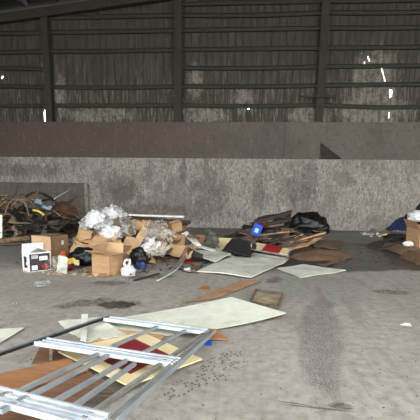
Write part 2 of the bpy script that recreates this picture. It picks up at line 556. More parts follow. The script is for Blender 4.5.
e = n.math('MULTIPLY', n.math('SUBTRACT', n.noise(n.coord('Object', (3, 1, 1)), 2.5, 8, .7), .5), 2.6)
st = None
for q in ((310, 178, .35, .7), (300, 188, .5, .7), (210, 196, .8, 1.0), (183, 170, .15, .5), (206, 170, .12, .8), (118, 190, .7, .7), (20, 170, 2.2, .25), (160, 212, 3, .3), (258, 196, .3, .6)):
    m = wallblob(n, *q, e); st = m if st is None else n.math('MAXIMUM', st, m)
col = n.mix(n.math('MULTIPLY', st, .42), col, (66, 61, 58))
n.link(col, n.b.inputs['Base Color']); n.b.inputs['Roughness'].default_value = .92
n.bump(n.math('ADD', c, b), .5, .04)
M['wall_concrete'] = n.m
bm = bmesh.new(); add_box(bm, Vector(((XL + XR) / 2, WY + .3, zc1 / 2)), (XR - XL, .6, zc1))
bmesh.ops.bevel(bm, geom=[e_ for e_ in bm.edges if abs(e_.verts[0].co.z - zc1) < .01 and abs(e_.verts[1].co.z - zc1) < .01], offset=.05, segments=2, affect='EDGES')
struct('wall_lower', bm, M['wall_concrete'])

# dark stained concrete kicker along the left of the push wall
n = N('kicker_concrete')
f1 = n.noise(n.coord('Object', (4, 1, .7)), 2, 8, .7); f2 = n.noise(n.coord('Object', (1, 1, 6)), 1.5, 6)
col = n.ramp(f1, [(.3, (72, 68, 65)), (.7, (106, 102, 98))])
col = n.mix(n.math('MULTIPLY', n.step(f2, .5, .7), .5), col, (60, 56, 54))
n.link(col, n.b.inputs['Base Color']); n.b.inputs['Roughness'].default_value = .9; n.bump(f1, .4)
p0, p1 = D(84, 183, WY - .2), D(84, 226, WY - .2)
bm = bmesh.new(); add_box(bm, Vector(((XL + p0.x) / 2, WY - .09, p0.z / 2)), (p0.x - XL, .22, p0.z))
bmesh.ops.bevel(bm, geom=bm.edges[:], offset=.03, segments=2, affect='EDGES')
struct('wall_kicker', bm, n.m)
bm = bmesh.new(); add_box(bm, Vector((p0.x + .06, WY - .1, p0.z / 2)), (.14, .26, p0.z))
bmesh.ops.bevel(bm, geom=bm.edges[:], offset=.04, segments=2, affect='EDGES')
struct('trim_1', bm, M['wall_concrete'])

# rusty steel plate band above it
n = N('steel_band')
v = n.coord('Object')
f1 = n.noise(v, .5, 6, .6); f2 = n.noise(v, 6, 9, .75); f3 = n.noise(n.coord('Object', (1, 1, 5), (0, R(35), 0)), 2.5, 8, .8, 1)
sx = n.new('ShaderNodeSeparateXYZ'); n.link(v, sx.inputs[0])
side = n.step(sx.outputs[0], -6, 4)
col = n.mix(side, (78, 66, 58), (92, 87, 80))  # browner to the left, with the weaker light there put into the colour
col = n.mix(n.math('MULTIPLY', n.step(f1, .45, .65), .5), col, (70, 60, 55))
col = n.mix(n.math('MULTIPLY', n.step(f2, .5, .64), .5), col, (56, 48, 44))
col = n.mix(n.math('MULTIPLY', n.step(n.noise(n.coord('Object', (3, 1, .6)), 4, 9, .8), .54, .66), .35), col, (128, 116, 106))
col = n.mix(n.math('MULTIPLY', n.step(f3, .58, .68), .5), col, (142, 134, 126))
n.link(col, n.b.inputs['Base Color']); n.b.inputs['Roughness'].default_value = .7; n.b.inputs['Metallic'].default_value = .1; n.bump(f2, .3)
bm = bmesh.new()
xs = [XL, D(127, 140, WY).x, D(285, 140, WY).x, XR]
for xa, xb in zip(xs, xs[1:]):
    add_box(bm, Vector(((xa + xb) / 2, WY + .3, (zc1 + zb1) / 2)), (xb - xa - .012, .3, zb1 - zc1))
struct('wall_band', bm, n.m)

# upper wall of ribbed siding with torn holes
zr0 = D(0, 16, WY + .4); zr1 = D(140, -4, WY + .4)
RS = (zr1.z - zr0.z) / (zr1.x - zr0.x)


def roofz(x):
    return zr0.z + RS * (x - zr0.x) if x < 9 else zr0.z + RS * (9 - zr0.x) - RS * (x - 9)


SY = WY + .55
holes = []
for pl in ([(44.2, 109), (46.3, 110), (46.6, 122), (44.6, 122)], [(367.2, 57), (368.2, 56.5), (370, 62), (369.3, 62.4)], [(380.3, 66), (381, 66), (385.3, 81), (384.5, 81)],
           [(388.8, 90), (391.8, 89.5), (391.6, 97), (389.6, 97.5)], [(388.6, 112), (389.3, 112), (389.2, 119), (388.6, 119)],
           [(247.3, 108), (249.2, 108), (249.2, 109.6), (247.4, 109.6)], [(1, 78), (3, 75.5), (3.6, 76.4), (2, 79)], [(364.2, 62), (365.2, 62), (365.2, 64), (364.4, 64)]):
    holes.append([(D(x, y, SY).x, D(x, y, SY).z) for x, y in pl])


def inside(x, z, poly):
    r = False; j = len(poly) - 1
    for i in range(len(poly)):
        (xi, zi), (xj, zj) = poly[i], poly[j]
        if (zi > z) != (zj > z) and x < (xj - xi) * (z - zi) / (zj - zi) + xi: r = not r
        j = i
    return r


bm = bmesh.new()
DX, DZ = .03, .04
nx = int((XR - XL) / DX); cols_ = []
z0 = zb1 - .15
zt = roofz(9) + .1
lo, hi = D(0, 50, SY).x - .3, D(420, 50, SY).x + .3
grid = {}


def vert(i, z):
    k = (i, round(z, 4))
    if k not in grid:
        x = XL + i * DX
        ph = (x / .3) % 1
        rib = .03 if ph < .18 else (.03 * (1 - (ph - .18) / .08) if ph < .26 else (.03 * (ph - .92) / .08 if ph > .92 else 0))
        grid[k] = bm.verts.new((x, SY - rib + .012 * noise.noise(Vector((x * .8, 0, 0))), z))
    return grid[k]


for i in range(nx):
    x = XL + (i + .5) * DX
    zr = round(roofz(x), 4)
    if any(min(q[0] for q in h) - .1 < x < max(q[0] for q in h) + .1 for h in holes):
        zs = [z0 + k * DZ for k in range(int((zr - z0) / DZ))] + [zr]
    else:
        zs = [z0, zr]
    for za, zb in zip(zs, zs[1:]):
        if len(zs) > 2 and any(inside(x, (za + zb) / 2, h) for h in holes): continue
        bm.faces.new((vert(i, za), vert(i + 1, za), vert(i + 1, zb), vert(i, zb)))
n = N('siding')
f1 = n.noise(n.coord('Object', (5, 1, .5)), 2.2, 9, .75); f2 = n.noise(n.coord('Object'), .7, 5); f3 = n.noise(n.coord('Object', (9, 1, .8)), 1.4, 9, .8)
f4 = n.noise(n.coord('Object'), 5, 9, .8)
col = n.ramp(f1, [(.35, (42, 40, 33)), (.7, (66, 63, 53))])
sx = n.new('ShaderNodeSeparateXYZ'); n.link(n.coord('Object'), sx.inputs[0])
low = n.step(sx.outputs[2], zb1 + 3.3, zb1 + .3)
col = n.mix(n.math('MULTIPLY', n.math('MULTIPLY', n.step(f3, .5, .62), n.math('ADD', .12, n.math('MULTIPLY', low, .6))), .8), col, (146, 142, 132))
e = n.math('MULTIPLY', n.math('SUBTRACT', n.noise(n.coord('Object', (4, 1, .8)), 2, 8, .7), .5), 2.4)
st = None
for q in ((375, 80, .9, 1.2), (372, 112, 1.4, .7), (365, 62, .4, .4), (387, 96, .4, .8), (60, 95, .25, .9), (45, 70, .15, .6), (195, 80, .3, .7), (243, 100, .5, .5), (205, 115, .9, .4), (310, 115, .8, .4), (100, 115, 1.5, .3)):
    m = wallblob(n, *q, e, SY); st = m if st is None else n.math('MAXIMUM', st, m)
col = n.mix(n.math('MULTIPLY', n.math('MULTIPLY', st, n.step(f4, .35, .6)), .5), col, (160, 155, 145))
n.link(col, n.b.inputs['Base Color']); n.b.inputs['Roughness'].default_value = .8; n.bump(f1, .3)
struct('wall_back', bm, n.m)

# columns, girts, gable rafter, purlins, roof
n = N('frame_steel')
f1 = n.noise(n.coord('Object', (3, 3, 1)), 3, 8, .7)
n.link(n.ramp(f1, [(.35, (36, 34, 30)), (.7, (54, 51, 45))]), n.b.inputs['Base Color']); n.b.inputs['Roughness'].default_value = .8
M['steel'] = n.m
M['roof_deck'] = simple('roof_deck', (34, 32, 29), (24, 23, 21), 3, .95, 0, spec=.03)
CX = [D(49.5, 100, WY + .35).x, D(178.5, 100, WY + .35).x, D(320, 100, WY + .35).x]
CX = [2 * CX[0] - CX[1]] + CX + [2 * CX[2] - CX[1], 3 * CX[2] - 2 * CX[1]]
for x in CX:
    h = roofz(x) - zb1 - .35
    bm = bmesh.new()
    for c, s in (((x, WY + .21, zb1 + h / 2), (.3, .025, h)), ((x, WY + .45, zb1 + h / 2), (.3, .025, h)), ((x, WY + .33, zb1 + h / 2), (.03, .24, h))):
        add_box(bm, Vector(c), s)
    struct('column', bm, M['steel'])
rows = [D(207, y, WY + .45).z for y in (107, 88, 69.5, 51.5, 32, 17, 6)] 
rows += [rows[-1] + .8, rows[-1] + 1.7]
for k, (xa, xb) in enumerate(zip(CX, CX[1:])):
    for j, z in enumerate(rows):
        if k == 1 and j == 2: continue
        if z > min(roofz(xa), roofz(xb)) - .3: continue
        bm = bmesh.new()
        dz = [.0, .12, .1][j] if k == 0 and j < 3 else 0
        sag = -.1 if (k == 3 and j == 0) else random.uniform(-.05, .02)
        prev = None
        for q in range(7):
            t = q / 6
            p = Vector((xa + .15 + (xb - xa - .3) * t, WY + .42, z + dz * (1 - t) + sag * 4 * t * (1 - t)))
            if prev is not None:
                add_bar(bm, prev, p, .012, .14)
                add_bar(bm, prev + Vector((0, -.035, .13)), p + Vector((0, -.035, .13)), .08, .012)
                add_bar(bm, prev + Vector((0, .04, 0)), p + Vector((0, .04, 0)), .08, .012)
            prev = p
        struct('girt', bm, M['steel'])
bm = bmesh.new()
pa, pb = D(300, 97, WY + .1), D(337, 97, WY + .1)
add_bar(bm, Vector((pa.x, WY + .15, pa.z)), Vector((pb.x, WY + .15, pb.z)), .08, .07)
struct('wall_bracket', bm, M['steel'])


def slope_box(bm, xa, xb, ya, yb, dz0, dz1):
    vs = []
    for x in (xa, xb):
        for y in (ya, yb):
            for dz in (dz0, dz1):
                vs.append(bm.verts.new((x, y, roofz(x) + dz)))
    for f in ((0, 1, 3, 2), (4, 6, 7, 5), (0, 4, 5, 1), (2, 3, 7, 6), (0, 2, 6, 4), (1, 5, 7, 3)):
        bm.faces.new([vs[i] for i in f])


for k, y in enumerate((WY + .25, WY - 6, WY - 12, WY - 18)):
    bm = bmesh.new()
    for xa, xb in ((XL, 9), (9, XR)):
        slope_box(bm, xa, xb, y - .1, y + .1, -.36 if k else -.34, 0)
    struct('rafter', bm, M['steel'])
x = XL + .6
while x < XR - .5:
    bm = bmesh.new(); add_box(bm, Vector((x, (WY + YF) / 2, roofz(x) + .1)), (.08, WY - YF, .2))
    struct('purlin', bm, M['steel']); x += 1.45
bm = bmesh.new()
for xa, xb in ((XL, 9), (9, XR)):
    slope_box(bm, xa, xb, YF, WY + .7, .2, .26)
struct('ceiling', bm, M['roof_deck'])
for nm, x in (('wall_left', XL - .1), ('wall_right', XR + .1)):
    hh = roofz(x) + .2
    bm = bmesh.new(); add_box(bm, Vector((x, (WY + YF) / 2, hh / 2)), (.2, WY - YF, hh))
    struct(nm, bm, M['steel'])

# ------------------------------------------------------------------ light: overcast daylight through the open front
w = bpy.data.worlds.new('sky'); SC.world = w; w.use_nodes = True
bg = w.node_tree.nodes['Background']
bg.inputs[0].default_value = (1, .985, .955, 1); bg.inputs[1].default_value = 2.0


# ------------------------------------------------------------------ mounds the piles are heaped on
def mound(name, label, c, rx, ry, h, mat, seed, n=60, rough=.35):
    bm = bmesh.new(); g = {}
    for i in range(n + 1):
        for j in range(n + 1):
            a, b = i / n * 2 - 1, j / n * 2 - 1
            r = math.sqrt(a * a + b * b)
            p = Vector((a * rx, b * ry, 0)); q = p + Vector((seed * 3, seed, 0))
            k = max(0, 1 - r ** 1.6)
            ch = noise.cell(q * 5) - .5
            z = h * k * (.75 + .5 * noise.noise(q * 1.1)) + rough * h * k ** .5 * (abs(noise.noise(q * 3.5)) + .4 * noise.noise(q * 8) + .35 * ch)
            g[i, j] = bm.verts.new((p.x, p.y, z if k > 0 else -.02))
    for i in range(n):
        for j in range(n):
            q = [g[i, j], g[i + 1, j], g[i + 1, j + 1], g[i, j + 1]]
            if max(v.co.z for v in q) > -.015: bm.faces.new(q)
    bmesh.ops.delete(bm, geom=[v for v in bm.verts if not v.link_faces], context='VERTS')
    o = mesh_obj(name, bm, M[mat]); o.location = c
    return tag(o, label, 'rubble', kind='stuff')


pL = D(30, 225, 14.2); mound('rubble_mound', 'dark heap of broken rubbish under the tangled branches', Vector((pL.x - .7, 14.2, 0)), 3.2, 1.9, 1.0, 'rubble_dark', 1)
pC = D(128, 225, 10.4); mound('rubble_mound', 'brown heap of scraps under the cartons and plastic sheeting', Vector((pC.x, 10.5, 0)), 1.9, 1.6, .58, 'rubble_card', 2)
pB = D(272, 225, 12.6); mound('rubble_mound', 'dark heap of scraps under the broken boards and black bag', Vector((pB.x, 13.2, 0)), 1.7, 1.6, .55, 'rubble_dark', 3)
pR = D(425, 235, 12.5); mound('rubble_mound', 'low heap of dirt and scraps under the navy tarp', Vector((pR.x + .3, 12.6, 0)), 1.9, 1.6, .5, 'rubble_dark', 4)


def scatter(name, label, cx, cy, rx, ry, count, mat, seed, smin=.01, smax=.05):
    rnd = random.Random(seed); bm = bmesh.new()
    for _ in range(count):
        a = rnd.uniform(0, 2 * PI); r = math.sqrt(rnd.random())
        s = rnd.uniform(smin, smax)
        add_box(bm, Vector((cx + rx * r * math.cos(a), cy + ry * r * math.sin(a), s * .25)), (s * rnd.uniform(.8, 2.2), s * rnd.uniform(.6, 1.3), s * .5),
                Matrix.Rotation(rnd.uniform(0, PI), 3, 'Z') @ Matrix.Rotation(rnd.uniform(-.3, .3), 3, 'X'))
    o = mesh_obj(name, bm, M[mat])
    return tag(o, label, 'litter', kind='stuff')


def sc(px, py, rx, ry, *a, **k):
    p = G(px, py); return (p.x, p.y, rx, ry) + a


scatter('litter_crumbs', 'tan crumbs of cardboard and wood strewn in front of the cartons', *sc(78, 272, 1.1, .35, 150, 'cardboard_light', 1, .01, .035))
scatter('litter_crumbs', 'dark crumbs strewn around the heap of cartons', *sc(120, 262, 2.3, 1.3, 320, 'dirt_clump', 2))
scatter('litter_crumbs', 'dark crumbs strewn along the foot of the branch heap', *sc(30, 240, 2.2, 1.2, 320, 'dirt_clump', 3))
scatter('litter_crumbs', 'white broken crumbs on the wet floor by the navy tarp', *sc(374, 234, .5, .55, 60, 'white_paint', 4, .015, .06))
scatter('litter_crumbs', 'dark crumbs strewn on the wet floor at the right', *sc(385, 255, 1.6, 1.4, 160, 'dirt_clump', 5, .006, .025))
scatter('litter_crumbs', 'dark grit scattered over the open concrete floor', *sc(260, 330, 3.2, 2.4, 420, 'dirt_clump', 6, .003, .009))
scatter('litter_crumbs', 'dark crumbs strewn around the white panels and boards', *sc(275, 258, 1.9, 1.2, 260, 'dirt_clump', 7))

# ------------------------------------------------------------------ left heap: branches, hoses, sheets
rnd = random.Random(5)


def tube_thing(name, label, cat, ctrl, r0, r1, mat, group=None, n=22):
    cs = [pt(c) for c in ctrl]
    bm = bmesh.new(); add_tube(bm, spline(cs, n), r0, r1)
    return tag(mesh_obj(name, bm, M[mat], origin=centre(cs), smooth=True), label, cat, group)


for i in range(84):
    px = rnd.uniform(-12, 62); py = rnd.uniform(196, 232); Y = 13.0 + rnd.uniform(-.4, 1.4) - (py - 196) * .012
    a = rnd.gauss(0, .55) + (PI if rnd.random() < .5 else 0)
    L = rnd.uniform(12, 30)
    c = []
    x, y, yy = px, py, Y
    for k in range(5):
        c.append((x, min(y, 236), yy)); a += rnd.gauss(0, .35)
        x += math.cos(a) * L / 4; y += math.sin(a) * L / 4 * .8; yy += rnd.gauss(0, .14)
    tube_thing('branch', 'bare crooked branch tangled in the heap of brush by the dark wall', 'branch', c, rnd.uniform(.01, .036), rnd.uniform(.005, .012), rnd.choice(['bark', 'bark', 'wood_dark', 'bark_pale', 'cable']), 'branches tangled in the left heap', 12)
for i, (cx, cy, rx, ry, Y, lab) in enumerate(((17, 214, 12, 15, 12.7, 'tan hose looped low in front of the branch heap'), (27, 206, 15, 7, 13.0, 'tan hose looped over the top of the branch heap'),
                                            (8, 226, 9, 12, 12.6, 'tan hose coil standing at the left foot of the branch heap'), (38, 220, 8, 11, 12.8, 'tan hose loop near the yellow tube'))):
    c = [(cx + rx * math.cos(t) * (1 + .1 * math.sin(3 * t)), cy + ry * math.sin(t), Y + .25 * math.sin(t + i)) for t in [k * 2 * PI / 10 * 1.05 + i for k in range(11)]]
    tube_thing('hose', lab, 'hose', c, .022, .022, 'hose', None, 40)
for i, (dy, r) in enumerate(((0, .05), (4, .04))):
    tube_thing('branch', ('thick pale branch sticking out at the left edge above the heap', 'thick pale branch lying below another at the left edge')[i], 'branch', [(-14, 218 + dy, 13.2), (-4, 206 + dy, 13.1), (6, 197 + dy, 13.2)], r, r * .6, 'bark_pale')
sheet('rusty_sheet', 'rust brown metal sheet bent over the right end of the branch heap', 'metal sheet', [(44, 216, 12.7), (83, 221, 12.6), (74, 205, 14), (50, 207, 14)], .012, 'rust', mids=((63, 213, 12.5), None, (62, 203, 14), None), warp=.12, rag=.05, seed=3)
sheet('bent_board', 'dark arched strip bowed across the top of the branch heap', 'board', [(25, 199, 13.4), (56, 205, 13.3), (56, 201, 13.8), (26, 195, 13.8)], .02, 'wood_dark', mids=((40, 194.5, 13.4), None, (40, 192.5, 13.8), None), seed=4, rag=.04)
sheet('dark_sheet', 'dark brown board lying flat at the foot of the rusty sheet', 'board', [(40, 226, 12.3), (86, 224, 12.4), (82, 219, 13.2), (44, 220, 13.2)], .02, 'wood_dark', seed=5, warp=.05, rag=.03)
tube_thing('pole', 'thin pale stick leaning up against the dark wall', 'stick', [(54, 199, 13.6), (72, 188, 15.2)], .014, .012, 'white_paint', None, 4)
tube_thing('pole', 'short tan stick lying on the rusty sheet', 'stick', [(53, 210, 12.7), (60, 216, 12.5)], .018, .014, 'wood_tan', None, 4)
sheet('plastic_scrap', 'light blue plastic scrap lying on the branch heap', 'plastic', [(34, 204, 12.5), (42, 206, 12.4), (41, 200, 12.8), (36, 198, 12.8)], .01, 'light_blue', warp=.1, wscale=6, rag=.05, seed=6)
sheet('plastic_strip', 'light blue and grey strip below the blue scrap', 'plastic', [(42, 208, 12.3), (51, 210, 12.3), (52, 207, 12.6), (43, 205.5, 12.6)], .01, 'light_blue', warp=.06, wscale=6, rag=.03, seed=7)
tube_thing('plastic_tube', 'short yellow tube lying on the branch heap', 'tube', [(33, 210, 12.4), (39, 211.5, 12.3), (44, 215, 12.3)], .035, .035, 'yellow', None, 8)
sheet('white_board', 'small white board standing at the left edge of the branch heap', 'board', [(-6, 240, 12.0), (2.5, 238, 12.0), (2.5, 215, 12.2), (-6, 214, 12.2)], .02, 'white_paint', seed=8)
crumple('paper_scrap', 'crumpled grey white paper at the foot of the branch heap', 'paper', [(14, 238, .03), (24, 237, .03), (23, 232, .2), (15, 232.5, .2)], 'grey_plastic', .06, 6, 2, (12, 10))
tube_thing('branch', 'long grey log lying on the floor behind the brown carton', 'log', [(-10, 243, 11.0), (12, 240, 11.2), (30, 238, 11.4)], .09, .07, 'bark')
plank('plank', 'weathered plank lying at the left edge before the log', 'plank', (-14, 246, .02), (27, 244, .02), .16, .05, 'wood_grey')
crumple('cloth', 'black rags in the middle of the branch heap', 'cloth', [(22, 232, 12.1), (42, 232, 12.1), (40, 220, 12.6), (24, 220, 12.6)], 'black_matte', .15, 4, 5, (18, 14))

rl_ = random.Random(61)
for i in range(26):
    x = rl_.uniform(-6, 72); y = rl_.uniform(204 + max(0, x - 40) * .25, 234); Y = 13.2 - (y - 200) * .035 + rl_.uniform(-.1, .1)
    a = rl_.gauss(.15, .4); L = rl_.uniform(9, 24); wd = rl_.uniform(2, 6)
    ux, uy = math.cos(a) * L / 2, math.sin(a) * L / 2
    cs = [(x - ux, y - uy + wd / 2, Y - .1), (x + ux, y + uy + wd / 2, Y - .05), (x + ux, y + uy - wd / 2, Y + .3), (x - ux + 2, y - uy - wd / 2, Y + .25)]
    sheet('broken_sheet', 'dark broken sheet piece jammed among the branches of the left heap', 'scrap', cs, .012, rl_.choice(['wood_dark', 'wood_grey', 'wood_grey', 'rust', 'olive_cloth', 'dirty_board', 'black_matte']), n=(9, 4), warp=.09, wscale=2.5, rag=.05, seed=520 + i, group='broken sheets in the left heap')

# ------------------------------------------------------------------ cartons in front
p = G(46, 264)
b1 = carton('cardboard_carton', 'large brown carton with one side painted as lit behind the white printed box', Vector((p.x, p.y + .25, 0)), (.5, .55, .6), R(70), 'cardboard_brown', closed=True)
bm = bmesh.new(); add_box(bm, Vector((-.252, 0, .3)), (.003, .54, .59)); mesh_obj('lit_side_panel', bm, M['cardboard_light'], b1)['label'] = 'lit side of the brown carton, its brightness painted in pale tan'  # paler card on this face: the light falling on it is put into the colour
bm = bmesh.new(); add_box(bm, Vector((.08, -.277, .44)), (.07, .002, .09)); mesh_obj('label_sticker', bm, M['grey_plastic'], b1)
p = G(29.5, 272.5)
WB = (.43, .32, .37)
yaw = R(50)
off = Matrix.Rotation(yaw, 3, 'Z') @ Vector((WB[0] / 2, WB[1] / 2, 0))
wb = carton('appliance_box', 'white appliance box with dark printed front and raised white flap', p + off, WB, yaw, 'box_white', {'back': 78, 'left': 25, 'right': 20}, tape=False)


def decal(parent, name, x, z, w, h, mat, side='front', lift=.0015, shape=None):
    bm = bmesh.new()
    if side == 'front': add_box(bm, Vector((x, -WB[1] / 2 - lift, z)), (w, .002, h))
    else: add_box(bm, Vector((-WB[0] / 2 - lift, x, z)), (.002, w, h))
    if shape: bmesh.ops.bevel(bm, geom=bm.edges[:], offset=min(w, h) * .0, segments=1)
    return mesh_obj(name, bm, M[mat], parent)


pp = decal(wb, 'printed_front', .0, .18, .4, .33, 'print_black')
decal(pp, 'printed_label', -.1, .29, .13, .07, 'grey_plastic', lift=.003)
decal(pp, 'printed_label', .07, .25, .16, .08, 'box_white', lift=.003)
decal(pp, 'printed_label', -.11, .08, .11, .09, 'box_white', lift=.003)
bm = bmesh.new(); bmesh.ops.create_circle(bm, cap_ends=True, segments=20, radius=.06)
bmesh.ops.transform(bm, matrix=Matrix.Translation((.1, -WB[1] / 2 - .005, .09)) @ Matrix.Rotation(PI / 2, 4, 'X') @ Matrix.Diagonal((1.3, .8, 1, 1)), verts=bm.verts)
mesh_obj('printed_badge', bm, M['red'], pp)
pl_ = decal(wb, 'printed_side', 0, .24, .13, .1, 'print_black', 'left')
decal(wb, 'printed_side', .02, .13, .09, .13, 'print_black', 'left')
decal(wb, 'printed_side', -.06, .1, .06, .05, 'print_black', 'left')

lump('plastic_bag', 'grey clear plastic bag slumped beside the white printed box', 'bag', (54, 270, 0), (.3, .28, .26), 'film_grey', 3, group=None)
sheet('white_tray', 'white plastic tray tipped on its side by the grey bag', 'tray', [(57, 273, .01), (67, 274, .01), (68, 259, 7.95), (59, 257, 8.05)], .03, 'white_board', seed=12, warp=.04, wscale=5)
lump('black_bag', 'black rubbish bag behind the coloured food wrappers', 'bag', G(80, 267) + Vector((0, .2, 0)), (.6, .35, .36), 'black_plastic', 4)
for i, (x, y, w, h, m, lab, Y) in enumerate(((63, 256, 6, 8, 'orange', 'crumpled orange wrapper highest in the wrapper pile', 8.6), (72, 262, 8, 5, 'yellow', 'crumpled yellow wrapper in the middle of the wrapper pile', 8.1),
                                          (70, 268, 7, 4, 'red', 'crumpled red wrapper low in the wrapper pile', 7.95), (77, 264, 6, 6, 'cream', 'crumpled cream wrapper beside the black bag', 8.0), (66, 271, 6, 5, 'black_plastic', 'crumpled black wrapper on the floor before the red one', 7.9))):
    crumple('food_wrapper', lab, 'wrapper', [(x - w / 2, y + h / 2, Y), (x + w / 2, y + h / 2, Y), (x + w / 2, y - h / 2, Y + .15), (x - w / 2, y - h / 2, Y + .15)], m, .07, 7, i + 20, (14, 12), 'food wrappers by the black bag', floor=.01)

p = G(110, 277)
CS = (.38, .44, .40); yaw = R(66)
off = Matrix.Rotation(yaw, 3, 'Z') @ Vector((CS[0] / 2, CS[1] / 2, 0)) 
off = Matrix.Rotation(yaw, 3, 'Z') @ Vector((CS[0] / 2, CS[1] / 2, 0))
p = p + Vector((0, 0, 0))
carton('open_carton', 'open tan carton with raised flaps standing front of the heap', p + off, CS, yaw, 'cardboard', {'left': 155, 'front': 165, 'back': 60, 'right': 100}, inner='cardboard_light')
# white carrier bag
bagp = G(127, 277)
o = lump('carrier_bag', 'small white carrier bag with handles standing beside the open carton', 'bag', bagp + Vector((0, .1, 0)), (.25, .2, .2), 'white_bag', 9)
for s in (-1, 1):
    bm = bmesh.new(); q = spline([Vector((.02 * s - .03, 0, .16)), Vector((.05 * s - .02, 0, .25)), Vector((.03 * s, .01, .31)), Vector((.0, .01, .28))], 10)
    add_tube(bm, q, .03, .016); mesh_obj('handle', bm, M['white_bag'], o, smooth=True)
bm = bmesh.new(); add_box(bm, Vector((.06, -.085, .06)), (.05, .02, .04)); mesh_obj('printed_mark', bm, M['red'], o)

# cardboard in the centre heap
cards = [
    ('torn brown cardboard flap at the left foot of the plastic sheeting', [(71, 242, 9.2), (82, 254, 8.9), (86, 249, 9.1), (74, 239, 9.4)], 'cardboard'),
    ('long tan cardboard strip slanting down to the black bag', [(78, 258, 8.7), (94, 249, 8.7), (92, 245, 9.0), (78, 252, 9.0)], 'cardboard'),
    ('crumpled tan cardboard sheet under the left plastic sheeting', [(76, 244, 9.3), (103, 241, 9.3), (103, 229, 9.8), (79, 230, 9.8)], 'cardboard_light'),
    ('tan cardboard flap slanting above the open carton', [(88, 250, 8.6), (110, 243, 8.5), (112, 238, 8.9), (92, 246, 9.0)], 'cardboard'),
    ('wide cardboard sheet leaning behind the open carton', [(104, 256, 8.7), (122, 250, 8.7), (122, 241, 9.1), (106, 243, 9.1)], 'cardboard_light'),
    ('brown cardboard sheet leaning right of the open carton', [(116, 264, 8.7), (136, 262, 8.8), (136, 244, 9.4), (118, 246, 9.4)], 'cardboard_brown'),
    ('tan cardboard strip sloping beside the wrapped bundle', [(126, 244, 9.1), (146, 230, 9.3), (149, 234, 9.2), (131, 248, 9.0)], 'cardboard'),
    ('narrow tan strip standing behind the wrapped bundle', [(139, 233, 9.9), (147, 232, 9.9), (150, 220, 10.3), (143, 219, 10.3)], 'cardboard_light'),
    ('tan flattened carton lying under the small brown box', [(168, 254, 9.5), (190, 256, 9.3), (193, 247, 9.9), (171, 245, 10.1)], 'cardboard'),
    ('dark cardboard sheet under the long white plank', [(132, 229, 10.9), (184, 232, 10.9), (190, 222, 11.5), (134, 217, 11.5)], 'cardboard_brown'),
    ('tan cardboard sheet low between wrapped bundle and boxes', [(150, 256, 9.2), (172, 252, 9.4), (172, 246, 9.8), (152, 246, 9.8)], 'cardboard_dirty'),
]
for i, (lab, q, m) in enumerate(cards):
    sheet('cardboard_sheet', lab, 'cardboard', q, .008, m, warp=.08, wscale=3, rag=.04, seed=30 + i, group='cardboard pieces in the centre heap')


for i, (lab, q, m) in enumerate((('tan cardboard piece caught in the middle of the plastic sheeting', [(104, 229, 9.3), (121, 226, 9.3), (118, 219, 9.6), (106, 223, 9.6)], 'cardboard_dirty'),
                               ('brown cardboard piece at the right end of the plastic sheeting', [(118, 238, 9.2), (134, 234, 9.2), (132, 222, 9.7), (120, 228, 9.6)], 'cardboard_dirty'),
                               ('tan cardboard piece at the left end of the plastic sheeting', [(78, 241, 9.1), (98, 239, 9.1), (96, 231, 9.4), (81, 232, 9.4)], 'cardboard_dirty'))):
    sheet('cardboard_sheet', lab, 'cardboard', q, .008, m, warp=.1, wscale=4, rag=.05, seed=230 + i, group='cardboard pieces in the centre heap')


def small_box(name, label, px, py, Y, size, yaw, mat, tilt=(0, 0), **kw):
    q = D(px, py, Y); return carton(name, label, q, size, R(yaw), mat, tilt=tilt, closed=True, tape=False, **kw)


small_box('cardboard_box', 'small brown box left of the white sheets', 177, 246.5, 9.9, (.26, .24, .3), 55, 'cardboard', (.05, .08))
small_box('cardboard_box', 'small tan box tilted beside the left end of the white plank', 136, 229, 10.2, (.2, .2, .22), 40, 'cardboard_light', (.2, .3))
small_box('cardboard_box', 'small brown box below the right end of the white plank', 176, 231, 10.6, (.28, .2, .25), 30, 'cardboard', (.25, -.2))
small_box('cardboard_box', 'small tan box between the white sheets and olive cloth', 197, 244, 10.6, (.26, .25, .26), 35, 'cardboard_brown', (.1, .1))
small_box('cardboard_box', 'brown box half buried right of the open carton', 126, 262, 9.0, (.4, .3, .38), 50, 'cardboard_brown', (0, .05))

